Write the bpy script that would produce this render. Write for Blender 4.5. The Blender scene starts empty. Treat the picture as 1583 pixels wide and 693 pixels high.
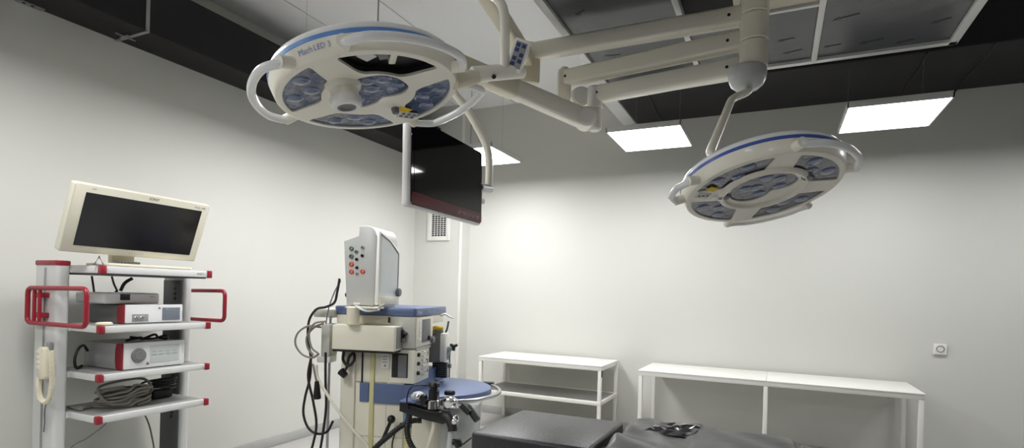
import bpy, bmesh, math, random
from mathutils import Vector, Matrix
random.seed(7)
C = bpy.context.scene.collection
PI = math.pi
V = Vector

# ------------------------------------------------------------------ materials
def lin(c):
    c = c / 255.0
    return c / 12.92 if c <= 0.04045 else ((c + 0.055) / 1.055) ** 2.4

MATS = {}
def mat(name, rgb, rough=0.5, metal=0.0, var=0.04, scale=8.0, bump=0.0, bscale=60.0, coat=0.0, spec=0.5, stretch=None):
    """procedural principled material: noise-varied colour and, where wanted, a noise bump"""
    m = bpy.data.materials.new(name); m.use_nodes = True
    nt = m.node_tree; b = nt.nodes['Principled BSDF']
    col = [lin(v) for v in rgb]
    tc = nt.nodes.new('ShaderNodeTexCoord')
    src = tc.outputs['Object']
    if stretch:
        mp = nt.nodes.new('ShaderNodeMapping'); mp.inputs['Scale'].default_value = stretch
        nt.links.new(src, mp.inputs['Vector']); src = mp.outputs['Vector']
    n = nt.nodes.new('ShaderNodeTexNoise'); n.inputs['Scale'].default_value = scale; n.inputs['Detail'].default_value = 4
    nt.links.new(src, n.inputs['Vector'])
    r = nt.nodes.new('ShaderNodeMapRange')
    r.inputs['To Min'].default_value = 1 - var; r.inputs['To Max'].default_value = 1 + var
    nt.links.new(n.outputs['Fac'], r.inputs['Value'])
    mx = nt.nodes.new('ShaderNodeVectorMath'); mx.operation = 'SCALE'
    mx.inputs[0].default_value = col
    nt.links.new(r.outputs['Result'], mx.inputs['Scale'])
    nt.links.new(mx.outputs['Vector'], b.inputs['Base Color'])
    b.inputs['Roughness'].default_value = rough; b.inputs['Metallic'].default_value = metal
    b.inputs['Coat Weight'].default_value = coat; b.inputs['Coat Roughness'].default_value = 0.06
    b.inputs['Specular IOR Level'].default_value = spec
    if bump:
        n2 = nt.nodes.new('ShaderNodeTexNoise'); n2.inputs['Scale'].default_value = bscale; n2.inputs['Detail'].default_value = 3
        nt.links.new(src, n2.inputs['Vector'])
        bp = nt.nodes.new('ShaderNodeBump'); bp.inputs['Strength'].default_value = bump; bp.inputs['Distance'].default_value = 0.02
        nt.links.new(n2.outputs['Fac'], bp.inputs['Height']); nt.links.new(bp.outputs['Normal'], b.inputs['Normal'])
    MATS[name] = m
    return m

def emit(name, rgb, strength):
    m = bpy.data.materials.new(name); m.use_nodes = True
    b = m.node_tree.nodes['Principled BSDF']
    b.inputs['Base Color'].default_value = (0.8, 0.8, 0.8, 1)
    b.inputs['Emission Color'].default_value = [lin(v) for v in rgb] + [1]
    b.inputs['Emission Strength'].default_value = strength
    return m

LIGHT = 27.0
M_wall_unseen = mat('unseen_wall_dark', (84, 86, 88), 0.75, var=0.012, scale=1.5)  # walls out of view, coloured dark to cut the bounce light
M_wall = mat('wall_paint', (211, 211, 205), 0.75, var=0.012, scale=1.5, bump=0.02, bscale=120)
M_white_ceiling = mat('ceiling_sandwich_panel', (240, 240, 240), 0.5, var=0.015, scale=2)
M_seam = mat('panel_seam', (190, 190, 188), 0.6)
M_floor = mat('vinyl_floor', (184, 182, 179), 0.35, var=0.03, scale=14)
M_skirt = mat('coved_skirting', (176, 177, 174), 0.5)
M_duct = mat('black_duct_wrap', (29, 27, 29), 0.62, var=0.15, scale=3, bump=0.25, bscale=4, spec=0.3)
M_seamblack = mat('black_tape', (12, 12, 13), 0.6)
M_galv = mat('galvanised_strip', (150, 152, 152), 0.45, 0.5)
M_alu = mat('white_aluminium', (214, 214, 212), 0.4, 0.1)
M_film = mat('grey_protective_film', (66, 68, 71), 0.3, var=0.12, scale=4, bump=0.35, bscale=5)
M_mark = mat('film_print', (44, 45, 48), 0.5)
M_plate = mat('beige_mount_plate', (190, 182, 165), 0.5)
M_dark = mat('black_gap_shade', (18, 18, 18), 0.8)  # near-black for the shade inside openings, also for the black slats
M_cream = mat('cream_enamel', (240, 236, 222), 0.32, var=0.015, scale=6, coat=0.15)
M_creamd = mat('ivory_plastic', (226, 219, 196), 0.42, var=0.02)
M_white = mat('white_enamel', (236, 235, 229), 0.38, var=0.015)
M_lampwhite = mat('gloss_white_shell', (240, 241, 240), 0.22, var=0.01, coat=0.3)
M_blue_ring = mat('sky_blue_ring', (98, 148, 216), 0.35, var=0.03)
M_blue_ring2 = mat('royal_blue_ring', (60, 92, 172), 0.35, var=0.03)
M_lens_glass = mat('blue_grey_lens_cover', (66, 82, 114), 0.09, var=0.6, scale=16, bump=0.25, bscale=22, coat=0.6, spec=0.9)
M_lens = mat('led_lens', (84, 100, 134), 0.05, var=0.2, scale=30, coat=0.6, spec=0.9)
M_lens_glass2 = mat('smoke_lens_cover', (76, 80, 96), 0.1, var=0.4, scale=16, bump=0.25, bscale=22, coat=0.6, spec=0.9)
M_greyplastic = mat('grey_plastic', (150, 151, 148), 0.45)
M_midgrey = mat('mid_grey_plastic', (118, 119, 120), 0.45)
M_domegrey = mat('pale_grey_cap', (186, 190, 188), 0.35, coat=0.2)
M_yellow = mat('yellow_label', (226, 194, 30), 0.5)
M_keyblue = mat('navy_keys', (44, 62, 118), 0.4)
M_text = mat('pale_blue_print', (128, 150, 196), 0.5)
M_textdark = mat('dark_print', (84, 82, 78), 0.5)
M_textwhite = mat('white_print', (205, 214, 232), 0.5)
M_black = mat('black_plastic', (18, 18, 19), 0.38, var=0.1)
M_rubber = mat('black_rubber', (24, 24, 25), 0.55)
M_cablegrey = mat('grey_cable', (128, 126, 116), 0.5)
M_screen = mat('dark_screen_glass', (9, 9, 11), 0.04, var=0.02, spec=0.55)
M_screen2 = mat('matt_screen', (22, 21, 25), 0.16, var=0.05, spec=0.6)
M_bezel = mat('dark_red_gloss_bezel', (104, 22, 40), 0.06, spec=0.6)
M_monwhite = mat('monitor_white', (234, 233, 232), 0.35)
M_moncream = mat('monitor_cream', (216, 212, 194), 0.4, var=0.012)
M_red = mat('wine_red_powder_coat', (146, 26, 42), 0.4, coat=0.1)
M_cart = mat('cart_white_grey', (214, 215, 213), 0.4)
M_cartshelf = mat('cart_shelf_grey', (146, 146, 143), 0.45)
M_cartdark = mat('cart_dark_channel', (84, 86, 86), 0.5)
M_device = mat('device_white', (236, 237, 236), 0.35)
M_devgrey = mat('device_side_grey', (172, 172, 173), 0.4)
M_lcd = mat('device_lcd', (120, 128, 138), 0.12, coat=0.4)
M_lcdlight = mat('device_pale_panel', (206, 212, 210), 0.25)
M_blue = mat('machine_blue', (90, 106, 142), 0.38, var=0.03)
M_mcream = mat('machine_cream', (228, 224, 206), 0.4, var=0.02)
M_mgrey = mat('machine_grey', (188, 188, 178), 0.42)
M_chrome = mat('chrome', (220, 220, 220), 0.08, 1.0, var=0.02)
M_steel = mat('brushed_steel', (190, 191, 192), 0.28, 0.9)
M_pmon = mat('patient_monitor_grey', (196, 197, 194), 0.42)
M_green = mat('green_socket', (74, 120, 62), 0.4)
M_orange = mat('orange_socket', (226, 74, 44), 0.4)
M_vinyl = mat('black_vinyl', (46, 46, 48), 0.36, var=0.08, scale=5, bump=0.12, bscale=90)
M_wrap = mat('black_plastic_wrap', (42, 42, 44), 0.36, var=0.1, scale=5, bump=0.25, bscale=7, coat=0.12)
M_crinkle = mat('crinkled_film', (60, 60, 62), 0.14, var=0.1, scale=9, coat=0.4)
M_clear = mat('clear_plastic_film', (208, 214, 218), 0.15, var=0.05)
M_bluecyl = mat('light_blue_sleeve', (92, 142, 190), 0.35)
M_seal = mat('pale_silicone', (206, 200, 150), 0.5)
M_panels = [emit('panel_diffuser_glow', (254, 254, 255), LIGHT * k) for k in (0.74, 0.64, 1.15, 1.15)]

# ------------------------------------------------------------------ mesh builder
def frame_to(p0, p1):
    d = V(p1) - V(p0); L = d.length
    q = V((0, 0, 1)).rotation_difference(d.normalized())
    return Matrix.Translation(V(p0)) @ q.to_matrix().to_4x4(), L

def smooth_path(pts, n=6, closed=False):
    pts = [V(p) for p in pts]; out = []; N = len(pts)
    if N < 3: return pts
    segs = N if closed else N - 1
    for i in range(segs):
        p1, p2 = pts[i], pts[(i + 1) % N]
        p0 = pts[i - 1] if (i > 0 or closed) else p1 * 2 - p2
        p3 = pts[(i + 2) % N] if (i + 2 < N or closed) else p2 * 2 - p1
        for k in range(n):
            t = k / n
            out.append(0.5 * ((2 * p1) + (p2 - p0) * t + (2 * p0 - 5 * p1 + 4 * p2 - p3) * t * t + (3 * p1 - p0 - 3 * p2 + p3) * t ** 3))
    if not closed: out.append(pts[-1])
    return out

def round_path(pts, rad, n=5, closed=False):
    """polyline with rounded corners"""
    pts = [V(p) for p in pts]; N = len(pts); out = []
    for i in range(N):
        if not closed and i in (0, N - 1): out.append(pts[i]); continue
        p, a, b = pts[i], pts[i - 1], pts[(i + 1) % N]
        da, db = (a - p), (b - p)
        r = min(rad, da.length * 0.45, db.length * 0.45)
        s, e = p + da.normalized() * r, p + db.normalized() * r
        for k in range(n + 1):
            t = k / n
            out.append((1 - t) ** 2 * s + 2 * t * (1 - t) * p + t * t * e)
    return out

class MB:
    def __init__(self): self.v = []; self.f = []; self.mi = []; self.cur = 0
    def m(self, i): self.cur = i; return self
    def take(self, bm, M=None):
        if M is not None: bmesh.ops.transform(bm, matrix=M, verts=bm.verts)
        bmesh.ops.recalc_face_normals(bm, faces=bm.faces)
        o = len(self.v); bm.verts.index_update()
        self.v += [v.co.copy() for v in bm.verts]
        for f in bm.faces: self.f.append([o + v.index for v in f.verts]); self.mi.append(self.cur)
        bm.free(); return self
    def box(self, lo, hi, bev=0.0, M=None, seg=2):
        bm = bmesh.new(); bmesh.ops.create_cube(bm, size=1)
        s = [abs(h - l) for l, h in zip(lo, hi)]; c = [(h + l) / 2 for l, h in zip(lo, hi)]
        for v in bm.verts: v.co = V((v.co.x * s[0] + c[0], v.co.y * s[1] + c[1], v.co.z * s[2] + c[2]))
        if bev: bmesh.ops.bevel(bm, geom=list(bm.edges), offset=min(bev, min(s) * 0.45), segments=seg, profile=0.5, affect='EDGES')
        return self.take(bm, M)
    def rod(self, p0, p1, r0, r1=None, seg=20, bev=0.0, M=None):
        F, L = frame_to(p0, p1); r1 = r0 if r1 is None else r1
        pr = [(0, 0), (r0, 0), (r1, L), (0, L)]
        if bev: pr = [(0, 0), (r0 - bev, 0), (r0, bev), (r1, L - bev), (r1 - bev, L), (0, L)]
        return self.lathe(pr, F if M is None else M @ F, seg)
    def lathe(self, prof, M=None, seg=32):
        bm = bmesh.new(); rings = []
        for r, z in prof:
            if r < 1e-6: rings.append([bm.verts.new((0, 0, z))])
            else: rings.append([bm.verts.new((r * math.cos(2 * PI * k / seg), r * math.sin(2 * PI * k / seg), z)) for k in range(seg)])
        for a, b in zip(rings, rings[1:]):
            for k in range(seg):
                q = [a[k % len(a)], a[(k + 1) % len(a)], b[(k + 1) % len(b)], b[k % len(b)]]
                u = []
                for x in q:
                    if x not in u: u.append(x)
                if len(u) > 2:
                    try: bm.faces.new(u)
                    except ValueError: pass
        return self.take(bm, M)
    def tube(self, pts, r, seg=10, closed=False, M=None, flat=1.0):
        pts = [V(p) for p in pts]; N = len(pts); bm = bmesh.new(); rings = []
        rr = r if isinstance(r, (list, tuple)) else [r] * N
        up = None
        for i in range(N):
            if closed: t = (pts[(i + 1) % N] - pts[i - 1]).normalized()
            else: t = (pts[min(i + 1, N - 1)] - pts[max(i - 1, 0)]).normalized()
            if up is None:
                up = V((0, 0, 1)) if abs(t.z) < 0.9 else V((1, 0, 0))
            x = up.cross(t)
            if x.length < 1e-5: x = V((0, 1, 0)).cross(t)
            x.normalize(); y = t.cross(x).normalized(); up = y
            rings.append([bm.verts.new(pts[i] + rr[i] * (x * math.cos(2 * PI * k / seg) + y * flat * math.sin(2 * PI * k / seg))) for k in range(seg)])
        pairs = list(zip(rings, rings[1:])) + ([(rings[-1], rings[0])] if closed else [])
        for a, b in pairs:
            for k in range(seg): bm.faces.new((a[k], a[(k + 1) % seg], b[(k + 1) % seg], b[k]))
        if not closed: bm.faces.new(rings[0]); bm.faces.new(rings[-1])
        return self.take(bm, M)
    def prism(self, poly, z0, z1, M=None, bev=0.0):
        bm = bmesh.new()
        a = [bm.verts.new((p[0], p[1], z0)) for p in poly]
        f = bm.faces.new(a)
        g = bmesh.ops.extrude_face_region(bm, geom=[f])
        for e in g['geom']:
            if isinstance(e, bmesh.types.BMVert): e.co.z = z1
        if bev:
            bm.normal_update()
            ed = [e for e in bm.edges if abs(e.verts[0].co.z - e.verts[1].co.z) < 1e-7]
            bmesh.ops.bevel(bm, geom=ed, offset=bev, segments=2, profile=0.5, affect='EDGES')
        return self.take(bm, M)
    def sphere(self, c, r, M=None, sx=1, sy=1, sz=1, seg=20):
        bm = bmesh.new(); bmesh.ops.create_uvsphere(bm, u_segments=seg, v_segments=seg // 2, radius=r)
        for v in bm.verts: v.co = V((v.co.x * sx + c[0], v.co.y * sy + c[1], v.co.z * sz + c[2]))
        return self.take(bm, M)
    def plate(self, outer, holes, z, depth, M=None):
        """flat sheet at z with holes whose walls go to z+depth"""
        bm = bmesh.new(); eds = []; loops = []
        for lp in [outer] + holes:
            vs = [bm.verts.new((p[0], p[1], z)) for p in lp]
            es = [bm.edges.new((vs[i], vs[(i + 1) % len(vs)])) for i in range(len(vs))]
            eds += es; loops.append((vs, es))
        bmesh.ops.triangle_fill(bm, use_beauty=True, use_dissolve=False, edges=eds)
        for vs, es in loops[1:]:
            up = [bm.verts.new((v.co.x, v.co.y, z + depth)) for v in vs]
            n = len(vs)
            for i in range(n): bm.faces.new((vs[i], vs[(i + 1) % n], up[(i + 1) % n], up[i]))
        return self.take(bm, M)
    def text(self, s, size, fn, depth=0.0):
        cu = bpy.data.curves.new('t', 'FONT'); cu.body = s; cu.size = size; cu.align_x = 'CENTER'; cu.align_y = 'CENTER'; cu.resolution_u = 2
        o = bpy.data.objects.new('t', cu); C.objects.link(o)
        dg = bpy.context.evaluated_depsgraph_get(); dg.update()
        me = bpy.data.meshes.new_from_object(o.evaluated_get(dg))
        base = len(self.v)
        self.v += [V(fn(v.co.x, v.co.y)) for v in me.vertices]
        for p in me.polygons: self.f.append([base + i for i in p.vertices]); self.mi.append(self.cur)
        bpy.data.objects.remove(o); bpy.data.curves.remove(cu); bpy.data.meshes.remove(me)
        return self
    def build(self, name, mats, parent=None, M=None, world=False, angle=38):
        """one mesh object; M maps builder coords into the thing's (or world, if world=True) coords"""
        me = bpy.data.meshes.new(name)
        vs = self.v
        T = Matrix.Identity(4) if M is None else M
        if world and parent is not None:
            T = WM[parent.name].inverted() @ T
        vs = [T @ v for v in vs]
        me.from_pydata([tuple(v) for v in vs], [], self.f)
        if not isinstance(mats, (list, tuple)): mats = [mats]
        for m in mats: me.materials.append(m)
        for p, i in zip(me.polygons, self.mi): p.material_index = i; p.use_smooth = True
        me.update()
        try: me.set_sharp_from_angle(angle=math.radians(angle))
        except Exception: pass
        o = bpy.data.objects.new(name, me); C.objects.link(o)
        if parent is not None:
            o.parent = parent; WM[o.name] = WM[parent.name]
        else: WM[o.name] = Matrix.Identity(4)
        return o

WM = {}
def thing(name, label, cat, loc=(0, 0, 0), rz=0.0, group=None):
    o = bpy.data.objects.new(name, None); C.objects.link(o)
    o.empty_display_size = 0.1
    o.location = loc; o.rotation_euler = (0, 0, rz); o['label'] = label; o['category'] = cat
    if group: o['group'] = group
    WM[o.name] = Matrix.Translation(V(loc)) @ Matrix.Rotation(rz, 4, 'Z')
    return o
def tag(o, label, cat, group=None):
    o['label'] = label; o['category'] = cat
    if group: o['group'] = group
    return o
def struct(name, mb, m):
    o = mb.build(name, m); o['kind'] = 'structure'; return o

# ------------------------------------------------------------------ the room
XL, XR, YB, YF, ZC = -4.25, 3.3, 6.15, -3.2, 3.84
struct('floor', MB().box((XL, YF, -0.1), (XR, YB, 0)), M_floor)
struct('wall_left', MB().box((XL - 0.12, YF, 0), (XL, YB, ZC)), M_wall)
struct('wall_back', MB().box((XL - 0.12, YB, 0), (XR + 0.12, YB + 0.12, ZC)), M_wall)
struct('wall_right', MB().box((XR, YF, 0), (XR + 0.12, YB, ZC)), M_wall_unseen)
struct('wall_front', MB().box((XL - 0.12, YF - 0.12, 0), (XR + 0.12, YF, ZC)), M_wall_unseen)
struct('wall_column', MB().box((XL, 5.93, 0), (-3.555, YB, ZC)), M_wall)
struct('ceiling', MB().box((XL - 0.12, YF - 0.12, ZC), (XR + 0.12, YB + 0.12, ZC + 0.1)), M_white_ceiling)
# corner profile of the boxed column, seams between the white ceiling panels
struct('trim_1', MB().box((-3.572, 5.918, 0.1), (-3.548, 5.952, ZC), 0.004), M_white)
sm = MB()
for x in (-3.67, -2.95, -1.75): sm.box((x - 0.004, 0.5, ZC - 0.004), (x + 0.004, YB, ZC + 0.001))
struct('trim_2', sm, M_seam)
# white wall lining with upright seams
def skirting(name, x0, x1, y0, y1):
    struct(name, MB().box((x0, y0, 0), (x1, y1, 0.095), 0.006), M_skirt)
skirting('baseboard_left', XL, XL + 0.018, YF, 5.93)
skirting('baseboard_back', -3.555, XR, YB - 0.018, YB)
skirting('baseboard_column', XL, -3.537, 5.912, 5.93)
skirting('baseboard_right', XR - 0.018, XR, YF, YB)

# ------------------------------------------------------------------ ducts under the ceiling
t = thing('air_duct', 'long black wrapped duct running along the left wall below the ceiling', 'air duct', (-4.07, 2.5, 3.21))
MB().box((XL + 0.004, -1.5, 3.21), (-3.89, 6.1, 3.575), 0.012).build('duct_body', M_duct, t, world=True)
b = MB()
b.box((XL + 0.01, 2.29, 3.2045), (-3.885, 2.315, 3.211)); b.box((-3.891, 2.29, 3.2045), (-3.884, 2.315, 3.62))
b.box((-4.15, 2.27, 3.1995), (-4.06, 2.285, 3.2065)); b.box((-4.11, 2.22, 3.199), (-4.095, 2.35, 3.2065))
b.rod((-3.885, 2.30, 3.2), (-3.885, 2.30, 3.225), 0.012)
b.build('hanger_strap', M_galv, t, world=True)
b = MB().box((-4.235, 1.72, 3.2025), (-4.19, 1.86, 3.2105), 0.002)
b.build('hanger_bracket', M_galv, t, world=True)
b = MB()
for y in (1.755, 1.80): b.rod((-4.205, y, 3.2005), (-4.205, y, 3.203), 0.010)
b.build('bolt_hole', M_seamblack, t, world=True)

t = thing('air_duct', 'wide black fabric wrapped duct along the back wall above the light panels', 'air duct', (0.9, 5.62, 3.415))
MB().box((-1.45, 5.12, 3.415), (3.25, YB - 0.004, 3.835), 0.03).build('duct_body', M_duct, t, world=True)
for x in (0.988, 1.395, -1.15):
    b = MB().tube(smooth_path([(x, 5.13, 3.412), (x + 0.012, 5.4, 3.4125), (x - 0.006, 5.75, 3.412), (x + 0.004, 6.13, 3.4125)]), 0.007, 8)
    b.build('tape_seam', M_seamblack, t, world=True)
MB().box((-1.60, 5.2, 3.42), (-1.452, YB - 0.004, 3.835), 0.012).build('white_collar', M_alu, t, world=True)

# ------------------------------------------------------------------ laminar airflow canopy
t = thing('airflow_canopy', 'square ceiling airflow canopy of grey filmed panels in white aluminium frames', 'airflow canopy', (-0.14, 3.38, 3.2))
CX = [-1.31, -0.566, 0.20, 1.02]; CY = [2.28, 3.605, 4.48]
b = MB(); w = 0.026
for x in (CX[0] + w * 0.9, CX[3] - w * 0.9): b.box((x - w, CY[0], 3.2), (x + w, CY[2], 3.27), 0.004)
for y in (CY[0] + w * 0.9, CY[2] - w * 0.9): b.box((CX[0], y - w, 3.2), (CX[3], y + w, 3.27), 0.004)
for x in CX[1:3]: b.box((x - 0.018, CY[0], 3.198), (x + 0.018, CY[2] - 0.03, 3.262), 0.004)
b.box((CX[1], CY[1] - 0.015, 3.199), (CX[2], CY[1] + 0.015, 3.262), 0.004)
b.build('frame', M_alu, t, world=True)
MB().box((CX[0] + 0.01, CY[0] + 0.01, 3.262), (CX[3] - 0.01, CY[2] - 0.01, 3.62), 0.01).build('housing', M_alu, t, world=True)
cells = [(0, CY[0], CY[2]), (1, CY[1], CY[2]), (2, CY[0], CY[2])]
pans = []
for i, y0, y1 in cells:
    p = MB().box((CX[i] + 0.022, y0 + 0.02, 3.222), (CX[i + 1] - 0.022, y1 - 0.02, 3.25)).build('filter_panel', M_film, t, world=True)
    pans.append(p)
def arrow(x, y, L, ang):
    poly = [(-L, -0.006), (L * 0.45, -0.006), (L * 0.45, -0.022), (L, 0), (L * 0.45, 0.022), (L * 0.45, 0.006), (-L, 0.006)]
    return MB().prism(poly, 3.2195, 3.2225, Matrix.Translation((x, y, 0)) @ Matrix.Rotation(ang, 4, 'Z'))
for k, (pi, x, y, L, a) in enumerate([(2, 0.34, 3.86, 0.07, 2.9), (2, 0.80, 3.62, 0.08, 2.85), (2, 0.86, 4.12, 0.05, 2.7), (2, 0.52, 4.28, 0.07, 2.9), (2, 0.30, 4.26, 0.05, 3.0), (2, 0.72, 4.36, 0.05, 2.8),
                                      (1, 0.02, 4.05, 0.05, 3.0), (1, 0.06, 4.26, 0.06, 2.9), (1, -0.2, 3.9, 0.05, 2.8), (0, -0.95, 3.55, 0.05, 2.7), (0, -1.12, 3.2, 0.04, 2.6), (0, -0.72, 3.9, 0.05, 2.9), (0, -1.1, 3.86, 0.06, 3.3)]):
    arrow(x, y, L, a).build('arrow_print', M_mark, pans[pi], world=True)
MB().box((CX[1] + 0.30, CY[0] + 0.02, 3.215), (CX[2] - 0.02, CY[1] - 0.02, 3.25)).build('mount_plate', M_plate, t, world=True)
MB().box((CX[1] + 0.02, CY[0] + 0.02, 3.24), (CX[1] + 0.30, CY[1] - 0.02, 3.258)).build('slot_shade', M_dark, t, world=True)  # solid near-black panel, stands for the shade up in the open cell

# ------------------------------------------------------------------ square ceiling lights
def light(x, y, label, rods, pm):
    t = thing('ceiling_light', label, 'ceiling light', (x, y, 2.9), 0, 'suspended square light panels')
    hx, hy, f = 0.312, 0.345, 0.012
    b = MB()
    b.box((-hx, -hy, 0), (-hx + f, hy, 0.045), 0.002); b.box((hx - f, -hy, 0), (hx, hy, 0.045), 0.002)
    b.box((-hx, -hy, 0), (hx, -hy + f, 0.045), 0.002); b.box((-hx, hy - f, 0), (hx, hy, 0.045), 0.002)
    b.box((-hx + 0.004, -hy + 0.004, 0.035), (hx - 0.004, hy - 0.004, 0.047))
    b.build('frame', M_alu, t)
    MB().box((-hx + f, -hy + f, 0.004), (hx - f, hy - f, 0.012)).build('diffuser', pm, t)
    for rx, ry, top, rr in rods: MB().rod((rx, ry, 0.045), (rx, ry, top - 2.9), rr, seg=8).build('suspension_rod', M_galv, t)
    return t
light(-1.04, 4.957, 'bright square ceiling light panel between the folded lamp arms and the smaller surgical lamp', [(-0.2, 0.28, 3.412, 0.001), (0.2, 0.28, 3.412, 0.001)], M_panels[0])
light(0.74, 4.964, 'bright square ceiling light panel above the right end of the back wall duct', [(-0.25, 0.28, 3.412, 0.001), (0.25, 0.28, 3.412, 0.001)], M_panels[1])
light(-2.80, 5.02, 'partly hidden square ceiling light panel peeking out behind the hanging monitor', [(-0.29, 0.29, ZC, 0.004), (0.10, 0.29, ZC, 0.001)], M_panels[2])
light(-2.82, 3.24, 'square ceiling light panel behind the near large surgical lamp', [(-0.04, 0.19, ZC, 0.006), (-0.29, -0.29, ZC, 0.001)], M_panels[3])
def area(x, y, k):
    L = bpy.data.lights.new('ceiling_panel_lamp', 'AREA'); L.shape = 'RECTANGLE'; L.size = 0.6; L.size_y = 0.68
    L.energy = k * LIGHT * PI * 0.6 * 0.68; L.color = (0.99, 0.995, 1.0)
    o = bpy.data.objects.new('ceiling_panel_lamp', L); C.objects.link(o); o.location = (x, y, 2.9)
for x, y, k in ((-2.8, 1.15, 1), (-2.8, -1.0, 0.9), (-0.8, -1.6, 0.9), (1.4, -1.6, 0.8), (2.52, 4.96, 0.62)): area(x, y, k)

# ------------------------------------------------------------------ ceiling mounted arm system
RZ = 25.5 * PI / 180
Fd = V((-math.sin(RZ), math.cos(RZ), 0)); Rd = V((math.cos(RZ), math.sin(RZ), 0))
AX = V((-0.149, 3.363, 0))
def arm_mesh(p0, p1, w, h, h1=None, bev=0.02):
    """hollow-looking box arm along p0->p1, w across, h tall"""
    p0, p1 = V(p0), V(p1); d = p1 - p0; L = d.length; x = d.normalized()
    y = V((0, 0, 1)).cross(x).normalized(); z = x.cross(y)
    M = Matrix((x, y, z)).transposed().to_4x4(); M.translation = p0
    h1 = h1 or h
    bm = bmesh.new()
    vs = [bm.verts.new(c) for c in ((0, -w / 2, -h / 2), (L, -w / 2, -h1 / 2), (L, w / 2, -h1 / 2), (0, w / 2, -h / 2), (0, -w / 2, h / 2), (L, -w / 2, h1 / 2), (L, w / 2, h1 / 2), (0, w / 2, h / 2))]
    for f in ((0, 1, 2, 3), (4, 5, 6, 7), (0, 1, 5, 4), (1, 2, 6, 5), (2, 3, 7, 6), (3, 0, 4, 7)): bm.faces.new([vs[i] for i in f])
    bmesh.ops.bevel(bm, geom=list(bm.edges), offset=bev, segments=3, profile=0.5, affect='EDGES')
    b = MB(); b.take(bm, M); return b
t = thing('ceiling_arm_column', 'cream ceiling column with three stacked swing arms and pale grey domed end cap', 'ceiling arm column', (AX.x, AX.y, 3.84))
MB().rod((AX.x, AX.y, 3.20), (AX.x, AX.y, 3.835), 0.07, seg=32).rod((AX.x, AX.y, 3.78), (AX.x, AX.y, 3.835), 0.15, seg=40).build('column_tube', M_cream, t, world=True)
hz = [2.795, 2.943, 3.093, 3.245]
ends = [V((-1.103, 3.496, 2.816)), V((-1.335, 3.529, 2.967)), V((-1.528, 3.348, 3.102))]
camv = -Fd
for k in range(3):
    z0, z1 = hz[k], hz[k + 1] - 0.003
    hub = MB().lathe([(0, z0), (0.070, z0), (0.077, z0 + 0.006), (0.077, z1 - 0.006), (0.070, z1), (0, z1)], Matrix.Translation((AX.x, AX.y, 0)), 40).build('hub', M_cream, t, world=True)
    e = ends[k]; zc = e.z
    s = V((AX.x, AX.y, zc)); d = (e - s).normalized()
    a = arm_mesh(s + d * 0.0, e + d * 0.02, 0.085, 0.108)
    arm = a.build('swing_arm', M_cream, t, world=True)
    n = V((0, 0, 1)).cross(d).normalized()
    if n.dot(camv) < 0: n = -n
    for q in (s + d * 0.13, e - d * 0.03):
        p = q + n * 0.0415
        MB().rod(p, p + n * 0.003, 0.009, seg=12).build('screw', M_black, arm, world=True)
# end cap under the hubs
prof = [(0, -0.135), (0.03, -0.133), (0.06, -0.122), (0.085, -0.10), (0.098, -0.07), (0.103, -0.035), (0.100, -0.008), (0.088, 0), (0, 0)]
cap = MB().lathe(prof, Matrix.Translation((AX.x - 0.028, AX.y - 0.0, 2.805)), 48)
cap.build('end_cap', M_domegrey, t, world=True)
# pivot blocks at the free arm ends
e1 = ends[1]
b = MB().box((-0.045, -0.045, -0.19), (0.045, 0.045, 0.055), 0.014, Matrix.Translation(e1) @ Matrix.Rotation(RZ, 4, 'Z'))
b.rod(e1 + V((0, 0, 0.05)), e1 + V((0, 0, 0.075)), 0.03, bev=0.004)
b.build('pivot_block', M_cream, t, world=True)
e0 = ends[0]
b = MB().rod(e0 + V((0.0, 0, 0.05)), e0 + V((0.0, 0, -0.09)), 0.052, seg=32, bev=0.006)
b.rod(e0 + V((0, 0, -0.085)), e0 + V((0.0, 0, -0.235)), 0.046, seg=32, bev=0.012)
b.build('pivot_block', M_white, t, world=True)
e2 = ends[2]
b = MB().box((-0.075, -0.06, -0.215), (0.075, 0.06, 0.06), 0.02, Matrix.Translation(e2) @ Matrix.Rotation(RZ + 0.25, 4, 'Z'))
b.build('pivot_block', M_creamd, t, world=True)
b = MB().rod(e2 + V((-0.03, -0.03, -0.235)), e2 + V((-0.03, -0.03, -0.21)), 0.035, bev=0.005)
b.build('pivot_cap', M_midgrey, t, world=True)

# ------------------------------------------------------------------ surgical lamp heads
def pol(r, deg): a = math.radians(deg); return (r * math.cos(a), -r * math.sin(a))   # degrees run towards the photographer
def arc(r, a0, a1, n): return [pol(r, a0 + (a1 - a0) * k / n) for k in range(n + 1)]
def chaikin(p, it=2):
    for _ in range(it):
        q = []
        for i in range(len(p)):
            a, b = p[i], p[(i + 1) % len(p)]
            q += [(a[0] * .78 + b[0] * .22, a[1] * .78 + b[1] * .22), (a[0] * .22 + b[0] * .78, a[1] * .22 + b[1] * .78)]
        p = q
    return p
def petal(c, h0=36, h1=30):
    p = arc(0.291, c - h0, c + h0, 14) + [pol(0.235, c + h0 - 3.5), pol(0.185, c + h1 - 2)] + arc(0.165, c + h1 - 9, c - h1 + 9, 6) + [pol(0.185, c - h1 + 2), pol(0.235, c - h0 + 3.5)]
    return chaikin(p, 2)
def inset(p, d):
    n = len(p); cx = sum(q[0] for q in p) / n; cy = sum(q[1] for q in p) / n
    return [(cx + (q[0] - cx) * (1 - d), cy + (q[1] - cy) * (1 - d)) for q in p]
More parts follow.
